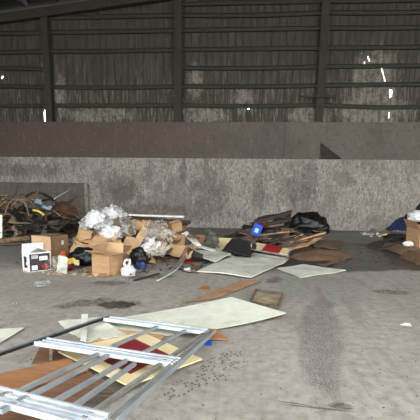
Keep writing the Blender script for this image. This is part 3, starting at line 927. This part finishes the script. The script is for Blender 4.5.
rc = random.Random(44)
for i in range(34):
    x = rc.uniform(76, 198); y = rc.uniform(234, 262); Y = 9.9 - (y - 234) * .04
    if 86 < x < 126 and y > 246: Y = 9.3
    a = rc.uniform(-.8, .8); L = rc.uniform(5, 14); wd = rc.uniform(3, 8)
    ux, uy = math.cos(a) * L / 2, math.sin(a) * L / 2
    cs = [(x - ux, y - uy + wd / 2, Y), (x + ux, y + uy + wd / 2, Y), (x + ux + 1, y + uy - wd / 2, Y + .2), (x - ux + 2, y - uy - wd / 2, Y + .2)]
    sheet('cardboard_scrap', 'small torn cardboard scrap lost among the jumble of the carton heap', 'cardboard', cs, .008, rc.choice(['cardboard', 'cardboard_light', 'cardboard_brown', 'cardboard_dirty', 'cardboard_dirty', 'wood_dark']), n=(7, 5), warp=.05, wscale=4, rag=.04, seed=400 + i, group='torn scraps in the carton heap')
rc = random.Random(45)
for i in range(16):
    q = G(rc.uniform(88, 112), rc.uniform(270, 278)); w_ = rc.uniform(.04, .09); t_ = rc.uniform(0, PI)
    dx, dy = Vector((math.cos(t_), math.sin(t_), 0)) * w_, Vector((-math.sin(t_), math.cos(t_), 0)) * w_ * .5
    lo_ = Vector((0, 0, .008)); hi_ = Vector((0, 0, rc.uniform(.03, .08)))
    bm = patch_mesh([q - dx - dy + lo_, q + dx - dy + lo_, q + dx + dy + hi_, q - dx + dy + hi_], .006, n=(6, 4), warp=.02, wscale=9, rag=.02, seed=450 + i)
    tag(mesh_obj('cardboard_scrap', bm, M[rc.choice(['cardboard', 'cardboard_light', 'cardboard_dirty'])], origin=q), 'little torn tan scrap on the floor at the foot of the open carton', 'cardboard', 'little scraps at the foot of the open carton')

big_cards = [
    ('pale tan carton panel standing left of the open carton', [(80, 262, 8.75), (95, 264, 8.6), (97, 250, 8.8), (84, 248, 9.0)], 'cardboard'),
    ('wide tan carton panel slanting up behind the black bag', [(70, 254, 8.95), (88, 258, 8.85), (95, 247, 9.1), (74, 240, 9.2)], 'cardboard_light'),
    ('pale tan panel propped at the middle of the plastic sheeting', [(100, 238, 9.05), (114, 243, 8.95), (120, 232, 9.2), (106, 226, 9.3)], 'cardboard_light'),
    ('broad tan panel lying over the heap above the open carton', [(86, 247, 8.9), (104, 251, 8.75), (113, 240, 8.95), (96, 236, 9.1)], 'cardboard'),
    ('tan panel standing on edge right of the open carton', [(120, 252, 8.9), (134, 258, 8.85), (139, 240, 9.1), (126, 236, 9.15)], 'cardboard'),
    ('pale tan slat leaning between sheeting and wrapped bundle', [(131, 246, 9.0), (139, 249, 8.95), (150, 228, 9.3), (143, 225, 9.4)], 'cardboard_light'),
    ('tan carton panel showing at the left end of the sheeting', [(77, 240, 9.1), (90, 243, 9.0), (93, 232, 9.3), (80, 229, 9.4)], 'cardboard'),
    ('pale tan panel at the right of the wrapped bundle', [(165, 253, 9.4), (180, 258, 9.3), (186, 247, 9.6), (170, 243, 9.7)], 'cardboard_light'),
]
for i, (lab, q, m) in enumerate(big_cards):
    sheet('cardboard_sheet', lab, 'cardboard', q, .008, m, warp=.07, wscale=3, rag=.03, seed=500 + i, group='cardboard pieces in the centre heap')

# plastic sheeting over the heap
crumple('plastic_sheeting', 'large clear plastic sheeting crumpled over the top of the carton heap', 'plastic sheeting', [(84, 234, 9.35), (133, 239, 9.2), (131, 219, 10.2), (97, 213, 10.2)], 'film', .13, 2.6, 3, (46, 34), mids=((106, 231, 9.15), (136, 230, 9.6), (116, 208, 10.4), (80, 224, 9.9)))
lump('white_plastic_bundle', 'white crumpled plastic bundle at the top left of the sheeting', 'plastic', D(96, 228, 9.7), (.42, .3, .36), 'white_bag', 12, amp=.5, freq=3.2)
lump('white_plastic_bundle', 'white crumpled plastic bundle at the front of the sheeting', 'plastic', D(111, 240, 9.25), (.42, .3, .3), 'white_bag', 13, amp=.5, freq=3.2)
lump('white_plastic_bundle', 'grey white crumpled plastic bundle at the peak of the sheeting', 'plastic', D(112, 223, 10.0), (.42, .3, .36), 'grey_plastic', 14, amp=.5, freq=3.2)
lump('wrapped_bundle', 'brown bundle inside the clear plastic wrap', 'bundle', D(153, 258, 9.6), (.5, .5, .62), 'cardboard_dirty', 15, amp=.25)
crumple('plastic_wrap', 'clear plastic wrap draped over the brown bundle', 'plastic sheeting', [(134, 258, 8.95), (163, 259, 9.0), (168, 227, 9.6), (147, 226, 9.6)], 'film_grey', .14, 3.2, 6, (34, 34), mids=((150, 259, 8.8), (173, 244, 9.2), (158, 221, 9.7), (140, 240, 9.1)), floor=.02)
crumple('plastic_wrap', 'white crescent of plastic film trailing from the brown bundle', 'plastic sheeting', [(136, 250, 8.85), (143, 257, 8.8), (162, 240, 9.0), (157, 236, 9.1)], 'white_bag', .06, 5, 7, (20, 8), mids=((142, 252, 8.8), None, (157, 250, 8.85), None))
lump('black_bag', 'black rubbish bag under the brown bundle', 'bag', (140, 264, 0), (.4, .35, .36), 'black_plastic', 16)
lump('blue_bag', 'small dark blue plastic bag at the foot of the heap', 'bag', (141, 269, 0), (.2, .16, .15), 'bag_blue', 17, amp=.35)

# long plank
plank('white_plank', 'long white plank lying across the back of the carton heap', 'plank', (125, 215.5, 11.3), (184, 217.5, 11.3), .22, .045, 'white_paint')
plank('timber', 'dark red brown timber under the long white plank', 'timber', (128, 219, 11.4), (190, 224, 11.3), .2, .08, 'wood_dark')

# white sheets / cloth right of heap
for i, (lab, q) in enumerate((('white paper sheet hanging over the small brown box', [(163, 231, 9.8), (176, 238, 9.7), (181, 236, 10.1), (169, 229, 10.2)]),
                              ('white triangular sheet slanting towards the olive cloth', [(181, 234, 10.2), (196, 246, 9.9), (202, 246, 9.9), (187, 231, 10.4)]))):
    sheet('white_sheet', lab, 'sheet', q, .006, 'white_paint', warp=.03, wscale=3, seed=50 + i, rag=.03)
crumple('cloth', 'olive grey cloth heaped between the boxes and dark mat', 'cloth', [(201, 249, 10.5), (219, 250, 10.4), (212, 232, 11.2), (205, 234, 11.2)], 'olive_cloth', .16, 3.4, 8, (20, 18), mids=(None, (218, 240, 10.8), (208, 229, 11.2), None), floor=.02)
sheet('trim_strip', 'long white strip lying from the heap to the dark mat', 'strip', [(190, 245, 10.1), (233, 257, .05), (234, 255.5, .05), (192, 243, 10.3)], .012, 'white_paint', n=(8, 1))

# white panels on the floor
sheet('white_sheet_board', 'white square panel nearest the carton heap on the floor', 'panel', [(186, 252.7, .12), (215, 262.7, .09), (231, 255, .13), (202, 246.2, .16)], .025, 'white_board', warp=.03, seed=60)
sheet('white_sheet_board', 'large white panel lying flat before the dark mat', 'panel', [(197, 271.5, .02), (251, 278.5, .02), (285, 262, .05), (236, 256.5, .04)], .02, 'white_board', warp=.05, wscale=1.2, seed=61)
sheet('white_sheet_board', 'narrow white panel at the right, below the brown cardboard', 'panel', [(277, 268, .03), (300, 277.5, .02), (346, 271, .02), (304, 264.5, .03)], .012, 'white_panel', warp=.03, seed=62)
sheet('cream_board', 'cream board standing behind the dark mat', 'board', [(215, 251, 10.6), (232, 250, 10.6), (236, 239, 11.2), (218, 238, 11.2)], .015, 'cream', seed=63, rag=.03)
sheet('dark_mat', 'black rubber mat leaning behind the large white panel', 'mat', [(222, 251, 9.9), (250, 257, 9.5), (257, 245, 10.3), (232, 239, 10.8)], .02, 'black_matte', warp=.06, seed=64, rag=.02)
sheet('white_strip_board', 'thin white board sliding under the striped board', 'board', [(250, 259, .02), (284, 263, .02), (289, 259, .06), (254, 253, .1)], .012, 'white_board', seed=65)
sheet('dark_sheet', 'flat dark strip between brown cardboard and narrow white panel', 'board', [(276, 267, .01), (322, 266.5, .01), (332, 261, .015), (280, 260, .02)], .01, 'wood_dark', warp=.02, seed=66, rag=.05)  # thin dark strip drawn between the cardboard and the white panel
# striped board
q = [(252, 249, 10.5), (288, 255, 10.3), (292, 249, 10.9), (257, 243, 11.2)]
n = N('striped')
sx = n.new('ShaderNodeSeparateXYZ'); n.link(n.coord('UV'), sx.inputs[0])
k = n.math('MULTIPLY', n.step(sx.outputs[0], .26, .28), n.step(sx.outputs[0], .76, .74))
n.link(n.mix(k, (226, 210, 168), (158, 36, 38)), n.b.inputs['Base Color'])
sheet('striped_board', 'cream board with a red band lying on the board heap', 'board', q, .015, n.m, seed=67)
# small metal frame
fr = empty('metal_stand', G(253, 258), 'thin grey metal stand leaning over the large white panel', 'frame')
for a, b in (((251, 244, 10.2), (252, 257.5, .02)), ((252, 256, .06), (286, 261, .04)), ((251, 250, 10.0), (288, 256.5, .2)), ((286, 261, .03), (290, 251, 10.3))):
    bm = bmesh.new(); A, B = pt(a), pt(b); add_bar(bm, A, B, .03, .03)
    mesh_obj('tube', bm, M['old_metal'], fr, A)

# ------------------------------------------------------------------ board heap
boards = [
    ('dark plank sticking up highest in the board heap', [(254, 221, 12.6), (291, 216, 12.9), (292, 211.5, 13.2), (258, 218, 13.0)], 'wood_dark', .04),
    ('grey board leaning below the highest dark plank', [(266, 228, 12.3), (291, 229, 12.5), (292, 217, 13.0), (274, 219, 12.9)], 'wood_grey', .02),
    ('brown board sloping below the blue box', [(244, 237, 11.8), (270, 242, 11.5), (284, 231, 12.0), (256, 229, 12.2)], 'wood_grey', .02),
    ('dark board at the left end of the board heap', [(238, 238, 12.0), (252, 241, 11.6), (262, 230, 12.4), (244, 228, 12.6)], 'wood_dark', .02),
    ('grey board lying across the middle of the board heap', [(262, 241, 11.4), (300, 244, 11.3), (312, 232, 12.0), (282, 230, 12.2)], 'wood_grey', .02),
    ('splintered tan board at the front of the board heap', [(270, 250, 10.9), (300, 247, 10.9), (326, 232, 11.8), (300, 236, 11.7)], 'wood_grey', .02),
    ('pale splintered board on the right under the black bag', [(284, 251, 10.7), (306, 247, 10.8), (322, 238, 11.4), (298, 242, 11.3)], 'wood_tan', .015),
    ('dark board lying under the splintered boards', [(268, 252, 10.8), (292, 254, 10.5), (318, 243, 11.2), (290, 240, 11.6)], 'wood_dark', .015),
    ('thin grey board jutting right below the black bag', [(296, 243, 11.3), (324, 236, 11.6), (326, 232, 11.9), (300, 238, 11.7)], 'wood_grey', .02),
    ('grey board edge between the blue box and cream board', [(232, 246, 11.0), (256, 243, 11.2), (250, 236, 11.8), (238, 238, 11.7)], 'wood_grey', .02),
]
for i, (lab, q, m, th) in enumerate(boards):
    sheet('broken_board', lab, 'board', q, th, m, warp=.05, wscale=2.5, rag=.07, seed=70 + i, group='broken boards in the middle heap')
for lab, a_, b_, w_, h_, m_ in (('long dark plank rising to the top right of the board heap', (252, 226, 12.3), (291, 214, 12.6), .12, .1, 'wood_dark'),
                                ('dark plank lying just under the highest one in the board heap', (260, 227, 12.2), (293, 220, 12.4), .16, .08, 'wood_dark'),
                                ('grey plank crossing behind the blue box', (246, 231, 12.2), (284, 225, 12.3), .14, .06, 'wood_grey'),
                                ('brown plank lying along the middle of the board heap', (258, 236, 11.7), (296, 232, 11.8), .16, .05, 'cardboard_dirty'),
                                ('dark plank lying low along the middle of the board heap', (262, 242, 11.3), (304, 238, 11.5), .14, .05, 'wood_dark'),
                                ('pale plank poking out to the right under the black bag', (290, 243, 11.2), (325, 233, 11.5), .12, .03, 'wood_tan')):
    plank('broken_plank', lab, 'plank', a_, b_, w_, h_, m_, 'broken planks in the middle heap')
rb = random.Random(21)
for i in range(26):
    x = rb.uniform(246, 310); y = rb.uniform(226, 243); Y = 12.4 - (y - 226) * .07 + rb.uniform(-.1, .1)
    a = rb.uniform(-.7, .35); L = rb.uniform(9, 24); wd = rb.uniform(2.5, 6)
    ux, uy = math.cos(a) * L / 2, math.sin(a) * L / 2
    cs = [(x - ux, y - uy + wd / 2, Y - .1), (x + ux, y + uy + wd / 2, Y - .05), (x + ux, y + uy - wd / 2, Y + .3), (x - ux + 2, y - uy - wd / 2, Y + .25)]
    sheet('broken_board', 'short broken piece of dark board jumbled in the middle heap of boards', 'board', cs, rb.uniform(.012, .03), rb.choice(['wood_dark', 'wood_dark', 'wood_grey', 'cardboard_dirty', 'rust', 'black_matte']), n=(8, 4), warp=.04, wscale=3, rag=.06, seed=300 + i, group='short broken pieces in the middle heap')
for i in range(10):
    x = rnd.uniform(246, 316); y = rnd.uniform(230, 243)
    a = rnd.uniform(-.6, .3); L = rnd.uniform(8, 18)
    plank('lath', 'narrow splintered lath stuck in the heap of broken boards', 'lath', (x, y, 11.4), (x + math.cos(a) * L, y + math.sin(a) * L * .6, 11.2 + rnd.uniform(0, .5)), .05, .025, rnd.choice(['wood_grey', 'wood_grey', 'wood_dark', 'wood_tan']), 'laths in the middle heap')
bb = small_box('blue_carton', 'bright blue box with a white patch tilted on the board heap', 255, 235, 11.6, (.24, .14, .33), -8, 'blue', (.1, .35))
bm = bmesh.new(); add_box(bm, Vector((.0, -.072, .15)), (.1, .003, .12)); mesh_obj('printed_patch', bm, M['light_blue'], bb)
crumple('red_rag', 'red rag lying beside the blue box', 'cloth', [(259, 228, 11.7), (268, 229, 11.7), (266, 224, 12.0), (260, 223, 12.0)], 'maroon', .05, 6, 9, (14, 10))
lump('black_bag', 'large shiny black rubbish bag on top of the board heap', 'bag', D(307, 234, 12.2), (.95, .7, .6), 'black_plastic', 18, amp=.3, rot=.3, knot=None)
lump('black_bag', 'smaller black rubbish bag end drooping at the right of the heap', 'bag', D(321, 234, 12.0), (.42, .4, .32), 'black_plastic', 19, amp=.3)
sheet('cardboard_sheet', 'wide brown cardboard lying flat right of the board heap', 'cardboard', [(288, 257, .03), (326, 267, .02), (352, 256, .02), (308, 247.5, .06)], .01, 'cardboard_brown', warp=.06, wscale=1.6, rag=.03, seed=90)
sheet('cardboard_sheet', 'dark brown cardboard behind the wide flat one', 'cardboard', [(314, 247, .05), (340, 249, .02), (345, 243, .03), (322, 239, .12)], .012, 'cardboard_dirty', warp=.08, wscale=2, rag=.05, seed=91)

# torn steel flap on the band
A = [Vector((D(321, 143, WY).x, WY + .12, D(321, 143, WY).z)), Vector((D(321.5, 159, WY).x, WY - .02, zc1 + .02)), Vector((D(342, 159, WY).x, WY + .02, zc1 + .02)), Vector((D(323, 143, WY).x, WY + .12, D(323, 143.5, WY).z))]
bm = patch_mesh([A[1], A[2], A[3], A[0]], .02, seed=92, warp=.05)
tag(mesh_obj('steel_flap', bm, M['wood_dark'], origin=centre(A)), 'dark triangular torn plate standing on the ledge of the wall', 'steel plate')

# ------------------------------------------------------------------ right heap
crumple('tarp', 'navy blue tarp draped over the right heap', 'tarp', [(386, 231, 12.2), (411, 233, 11.6), (412, 212, 12.4), (396, 221, 12.5)], 'navy', .08, 3, 10, (26, 20), mids=(None, None, None, (389, 227, 12.4)), floor=.02)
lump('white_bag', 'white plastic bag on top of the right heap', 'bag', D(416, 222, 11.9), (.42, .35, .3), 'white_bag', 21, amp=.35)
lump('white_bag', 'grey plastic bag at the upper right edge', 'bag', D(426, 215, 12.2), (.5, .4, .35), 'black_matte', 22, amp=.3)
carton('cardboard_carton', 'brown carton at the right edge under the white bag', D(420, 246, 11.0), (.5, .45, .5), R(20), 'cardboard', {'front': 150, 'left': 120}, tilt=(.08, -.1))
sheet('cardboard_sheet', 'torn brown cardboard at the right edge on the wet floor', 'cardboard', [(383, 248, .12), (422, 262, .05), (432, 250, .25), (396, 244, .3)], .012, 'cardboard_dirty', warp=.1, wscale=2.4, rag=.05, seed=93)
sheet('cardboard_sheet', 'folded tan cardboard at the right edge below the carton', 'cardboard', [(398, 257, .02), (428, 268, .02), (432, 256, .3), (408, 250, .22)], .012, 'cardboard_brown', warp=.05, wscale=2.4, rag=.05, seed=94)
sheet('cardboard_sheet', 'small tan cardboard lying left of the navy tarp', 'cardboard', [(376, 236, 12.2), (390, 233, 12.2), (394, 227, 12.7), (384, 229, 12.8)], .012, 'cardboard', warp=.1, wscale=2.4, rag=.04, seed=95)
sheet('metal_scrap', 'light grey metal scrap lying left of the tan cardboard', 'scrap', [(366, 232, 12.8), (376, 234, 12.6), (377, 230, 13.2), (370, 228.5, 13.3)], .012, 'old_metal', warp=.1, wscale=5, rag=.04, seed=96)
for i, (x, y, w, lab) in enumerate(((364, 235, .14, 'white chunk furthest left of the right heap'), (371, 237, .1, 'white chunk in front of the metal scrap'), (380, 237, .12, 'white chunk below the tan cardboard'), (408, 246, .24, 'white chunk in front of the brown carton'))):
    lump('plaster_chunk', lab, 'chunk', (x, y, .02 if i < 3 else .3), (w, w * .8, w * .5), 'white_paint', 30 + i, sub=3, group='white chunks by the right heap')
lump('dark_rag', 'dark wet rag lying below the navy tarp', 'cloth', (398, 240, 0), (.9, .5, .2), 'black_matte', 35)

lump('dark_sack', 'dark grey sack standing at the top of the right heap', 'bag', D(425, 236, 12.6), (.55, .45, 1.0), 'olive_cloth', 24, amp=.3)
# ------------------------------------------------------------------ middle floor
sheet('cardboard_strip', 'long brown cardboard strip lying on the open floor', 'cardboard', [(182, 303, .015), (215, 299, .015), (262, 281, .02), (240, 281, .015)], .008, 'cardboard_strip', warp=.03, rag=.03, seed=100)
sheet('cardboard_scrap', 'small orange tan scrap at the left of the brown strip', 'cardboard', [(198, 290, .01), (211, 290, .01), (209, 286, .03), (203, 286, .03)], .012, 'wood_orange', seed=101, rag=.03)
tr = empty('shallow_tray', G(266, 301), 'shallow dirty wooden tray lying behind the big white panel', 'tray')
cs = [G(250, 304, .01), G(277, 310, .01), G(283, 296, .01), G(256, 292, .01)]
mesh_obj('bottom', patch_mesh(cs, .012, seed=102), M['dirty_board'], tr, cs[0])
for a, b in zip(cs, cs[1:] + cs[:1]):
    bm = bmesh.new(); add_bar(bm, a, b, .025, .05); mesh_obj('rim', bm, M['wood_grey'], tr, a)
tube_thing('stick', 'pale curved stick lying before the carton heap', 'stick', [(157, 281, .02), (168, 275, .05), (177, 269, .04), (183, 262, .02)], .017, .015, 'grey_plastic')
plank('dark_lath', 'dark lath lying left of the pale curved stick', 'lath', (134, 281, .01), (159, 274, .01), .06, .02, 'wood_dark')
tube_thing('cord', 'thin dark cord on the floor by the reddish scraps', 'cord', [(178, 268, .015), (188, 272, .015), (199, 273, .015)], .012, .012, 'cable')
for i, (x, y, m, lab) in enumerate(((190, 262, 'red', 'small dull red scrap left of the large white panel'), (196, 268, 'rust', 'small rusty scrap left of the large white panel'), (187, 270, 'white_paint', 'small pale scrap left of the large white panel'))):
    sheet('scrap', lab, 'scrap', [(x - 4, y + 1.5, .01), (x + 4, y + 1.5, .01), (x + 3, y - 2, .03), (x - 3, y - 2, .03)], .012, m, warp=.03, wscale=7, rag=.04, seed=110 + i)
crumple('plastic_scrap', 'flat clear plastic scrap on the floor before the printed box', 'plastic', [(33, 287, .02), (49, 287, .02), (51, 281, .02), (38, 282, .02)], 'film', .03, 8, 12, (16, 10), floor=.006)
crumple('plastic_scrap', 'small crumpled clear scrap on the floor at the left', 'plastic', [(8, 306, .015), (17, 306, .015), (17, 303, .015), (10, 303, .015)], 'film_grey', .02, 9, 13, (12, 8), floor=.006)
sheet('paper_scrap', 'small white paper alone on the floor at the right', 'paper', [(400, 325, .006), (412, 326.5, .006), (410, 323.5, .008), (405, 323, .02)], .003, 'white_paint', seed=115)
for i, (x, y, r, lab) in enumerate(((116, 306, .2, 'dark clod of dirt on the floor behind the long ribbed white sheet'),)):
    lump('dirt_clod', lab, 'dirt', (x, y, -.01), (r * 2, r * 1.1, .035), 'dirt_clump', 40 + i, amp=.5, freq=3)

# ------------------------------------------------------------------ foreground sheets
sheet('white_sheet_board', 'long ribbed white panel curving behind the metal frame', 'panel', [(96, 341, .02), (286, 313.5, .07), (231, 297.5, .13), (92, 322, .02)], .01, 'white_panel', mids=((205, 331, .02), None, (165, 311, .05), None), n=(26, 10), seed=120, smooth=False)
sheet('white_sheet_board', 'torn white sheet under the far left corner of the metal frame', 'panel', [(58, 322.5, .03), (86, 343, .02), (126, 337, .05), (100, 317, .06)], .008, 'white_board', warp=.03, rag=.03, seed=121)
sheet('trim_strip', 'short white trim strip crossing the torn white sheet', 'strip', [(80.5, 341, .06), (86.5, 341.5, .06), (88, 315, .07), (81.5, 315, .07)], .014, 'white_paint', seed=122, n=(2, 6))
sheet('white_sheet', 'white sheet corner at the left edge of the floor', 'sheet', [(-22, 352, .015), (0, 343.5, .015), (24.5, 328, .02), (-8, 330, .02)], .008, 'white_board', seed=123)
sheet('tan_board', 'tan board standing proud behind the orange brown panel', 'board', [(32, 364, .04), (64, 364, .05), (62, 349, .06), (41, 346, .05)], .012, 'wood_brown', seed=124)
sheet('orange_board', 'orange brown wood panel under the left of the metal frame', 'panel', [(-14, 378.5, .1), (14, 392.5, .08), (88, 371, .08), (68, 359.5, .1)], .014, 'wood_orange', seed=125)
sheet('brown_board', 'dark brown wood panel under the middle of the metal frame', 'panel', [(14, 398, .04), (62, 410, .03), (108, 384, .04), (78, 366, .06)], .014, 'wood_brown', seed=126)
sheet('brown_board', 'dark brown wood panel at the bottom left corner', 'panel', [(-20, 412, .03), (40, 440, .03), (60, 420, .03), (0, 396, .05)], .014, 'wood_brown', seed=127)
sheet('tan_board', 'pale tan board beside the far rail under the metal frame', 'board', [(84, 346, .03), (150, 352, .03), (165, 336, .04), (118, 330, .04)], .012, 'wood_tan', seed=128)
sheet('dark_sheet', 'grey dark board under the near right of the metal frame', 'board', [(52, 412, .012), (84, 420, .01), (140, 384, .012), (96, 376, .02)], .01, 'wood_grey', seed=129)
n = N('cream_maroon')
sx = n.new('ShaderNodeSeparateXYZ'); n.link(n.coord('UV'), sx.inputs[0])
U, V = sx.outputs[0], sx.outputs[1]
ua = n.math('ADD', U, n.math('MULTIPLY', n.math('SUBTRACT', V, .22), .39)); ub = n.math('ADD', U, n.math('MULTIPLY', n.math('SUBTRACT', V, .12), .2))
k = n.math('MULTIPLY', n.math('MULTIPLY', n.step(ua, .335, .345), n.step(ub, .855, .845)), n.math('MULTIPLY', n.step(V, .165, .175), n.step(V, .8, .79)))
f = n.noise(n.coord('Object'), 4)
n.link(n.mix(k, n.ramp(f, [(.35, (228, 216, 172)), (.7, (216, 201, 152))]), n.ramp(f, [(.35, (132, 36, 48)), (.7, (112, 28, 40))])), n.b.inputs['Base Color'])
n.b.inputs['Roughness'].default_value = .55
sheet('painted_board', 'cream painted panel with a maroon square under the metal frame', 'panel', [(58, 352.5, .09), (129, 387, .06), (202, 360, .03), (142, 333, .05)], .014, n.m, seed=130)
sheet('tan_scrap', 'tan wood scrap poking out at the far right corner of the frame', 'board', [(195, 340, .03), (228, 340.5, .01), (217, 330.5, .07), (196, 329, .05)], .014, 'wood_orange', seed=131, rag=.02)
sheet('blue_scrap', 'bright blue plastic scrap by the far right frame corner', 'plastic', [(202, 346, .01), (212, 345, .01), (210, 340.5, .03), (204, 340.5, .03)], .01, 'blue', warp=.03, wscale=7, rag=.02, seed=132)
plank('peg', 'short pale stick upright between tan board and metal frame', 'stick', (51, 362, .06), (51.5, 349, .12), .03, .03, 'dirty_board')

# ------------------------------------------------------------------ the aluminium frame
pa, pb, pc = G(107, 317, .09), G(213, 331, .09), G(104, 421, .34)
nrm = (pb - pa).cross(pc - pa).normalized()
if nrm.z < 0: nrm = -nrm


def FP(px, py):
    d = ray(px, py); return CAMLOC + d * ((pa - CAMLOC).dot(nrm) / d.dot(nrm))


# plane of the frame, then straight members in it
fl0, fl1 = FP(-66, 376), FP(107, 317)          # left stile, near and far
fr0, fr1 = FP(112, 421), FP(213, 331)
root = empty('aluminium_window', Vector(((fl0 + fr1) / 2).xy.to_tuple() + (0,)), 'large white aluminium window frame with bars lying over the wood panels', 'window frame')
rl = root.location


def member(name, a, b, parts, mat, label=None, drop=0.0, parent=None):
    """parts: (offset across, width, offset up, height) ribs of one extrusion"""
    bm = bmesh.new()
    x = (b - a).normalized(); y = nrm.cross(x).normalized()
    for oy, w_, oz, h_ in parts:
        add_bar(bm, a + y * oy + nrm * (oz + drop), b + y * oy + nrm * (oz + drop), w_, h_, nrm)
    o = mesh_obj(name, bm, M[mat], root, (a + b) / 2)
    if label: o['label'] = label
    return o


railp = [(0, .18, -.012, .02), (-.08, .02, .008, .018), (.08, .02, .008, .016), (-.03, .012, .008, .012), (.03, .03, .008, .01)]
member('rail', FP(107, 319), FP(206, 332), [(0, .15, -.012, .02), (-.065, .02, .008, .018), (.065, .02, .008, .016), (0, .02, .008, .01)], 'white_metal')
member('rail', FP(41, 342), FP(177, 363), railp, 'white_metal')
member('rail', FP(-66, 380), FP(100, 423), railp, 'white_metal')
member('stile', fr0, fr1, [(.0, .05, -.02, .03)], 'old_metal', 'weathered grey right stile of the frame')
st_ = [o for o in root.children if o.name.startswith('stile')][-1]
dd = (fr1 - fr0).normalized(); yy = nrm.cross(dd).normalized()
for sgn in (-1, 1):
    bm = bmesh.new(); add_bar(bm, fr0 + yy * .027 * sgn - nrm * .02, fr1 + yy * .027 * sgn - nrm * .02, .007, .042, nrm)
    so = mesh_obj('edge_strip', bm, M['aluminium'], st_, None); so.location = -st_.matrix_basis.translation - rl
member('glazing_bar', FP(84, 419), FP(203, 334), [(0, .03, -.016, .03)], 'old_metal', 'weathered grey glazing bar beside the right stile')
member('stile', fl0, fl1, [(-.022, .012, -.01, .022), (0, .056, -.012, .01)], 'black_matte', 'dark left stile of the frame')
ls = [o for o in root.children if o.name.startswith('stile')][-1]
bm = bmesh.new(); dd = (fl1 - fl0).normalized(); yy = nrm.cross(dd).normalized()
add_bar(bm, fl0 + yy * .012 - nrm * .002, fl1 + yy * .012 - nrm * .002, .012, .02, nrm)
so = mesh_obj('edge_strip', bm, M['aluminium'], ls, None); so.location = -ls.matrix_basis.translation - rl
so['label'] = 'silver edge strip'
bars = [((18, 392), (101, 353)), ((31, 396), (110, 355)), ((53, 403), (126, 361)), ((71, 409), (135, 364)),
        ((111, 347), (160, 326)), ((144, 353), (187, 330)), ((62, 344), (118, 320)), ((-20, 405), (18, 391)), ((0, 412), (31, 396))]
for i, (a, b) in enumerate(bars):
    if i in (7, 8):
        A = FP(*b); B = A + (FP(*a) - A)
        member('glazing_bar', B, A, [(0, .035, -.012, .03)], 'aluminium')
    elif i == 6:
        continue
    else:
        member('glazing_bar', FP(*a), FP(*b), [(0, .027, -.012, .03)], 'aluminium')
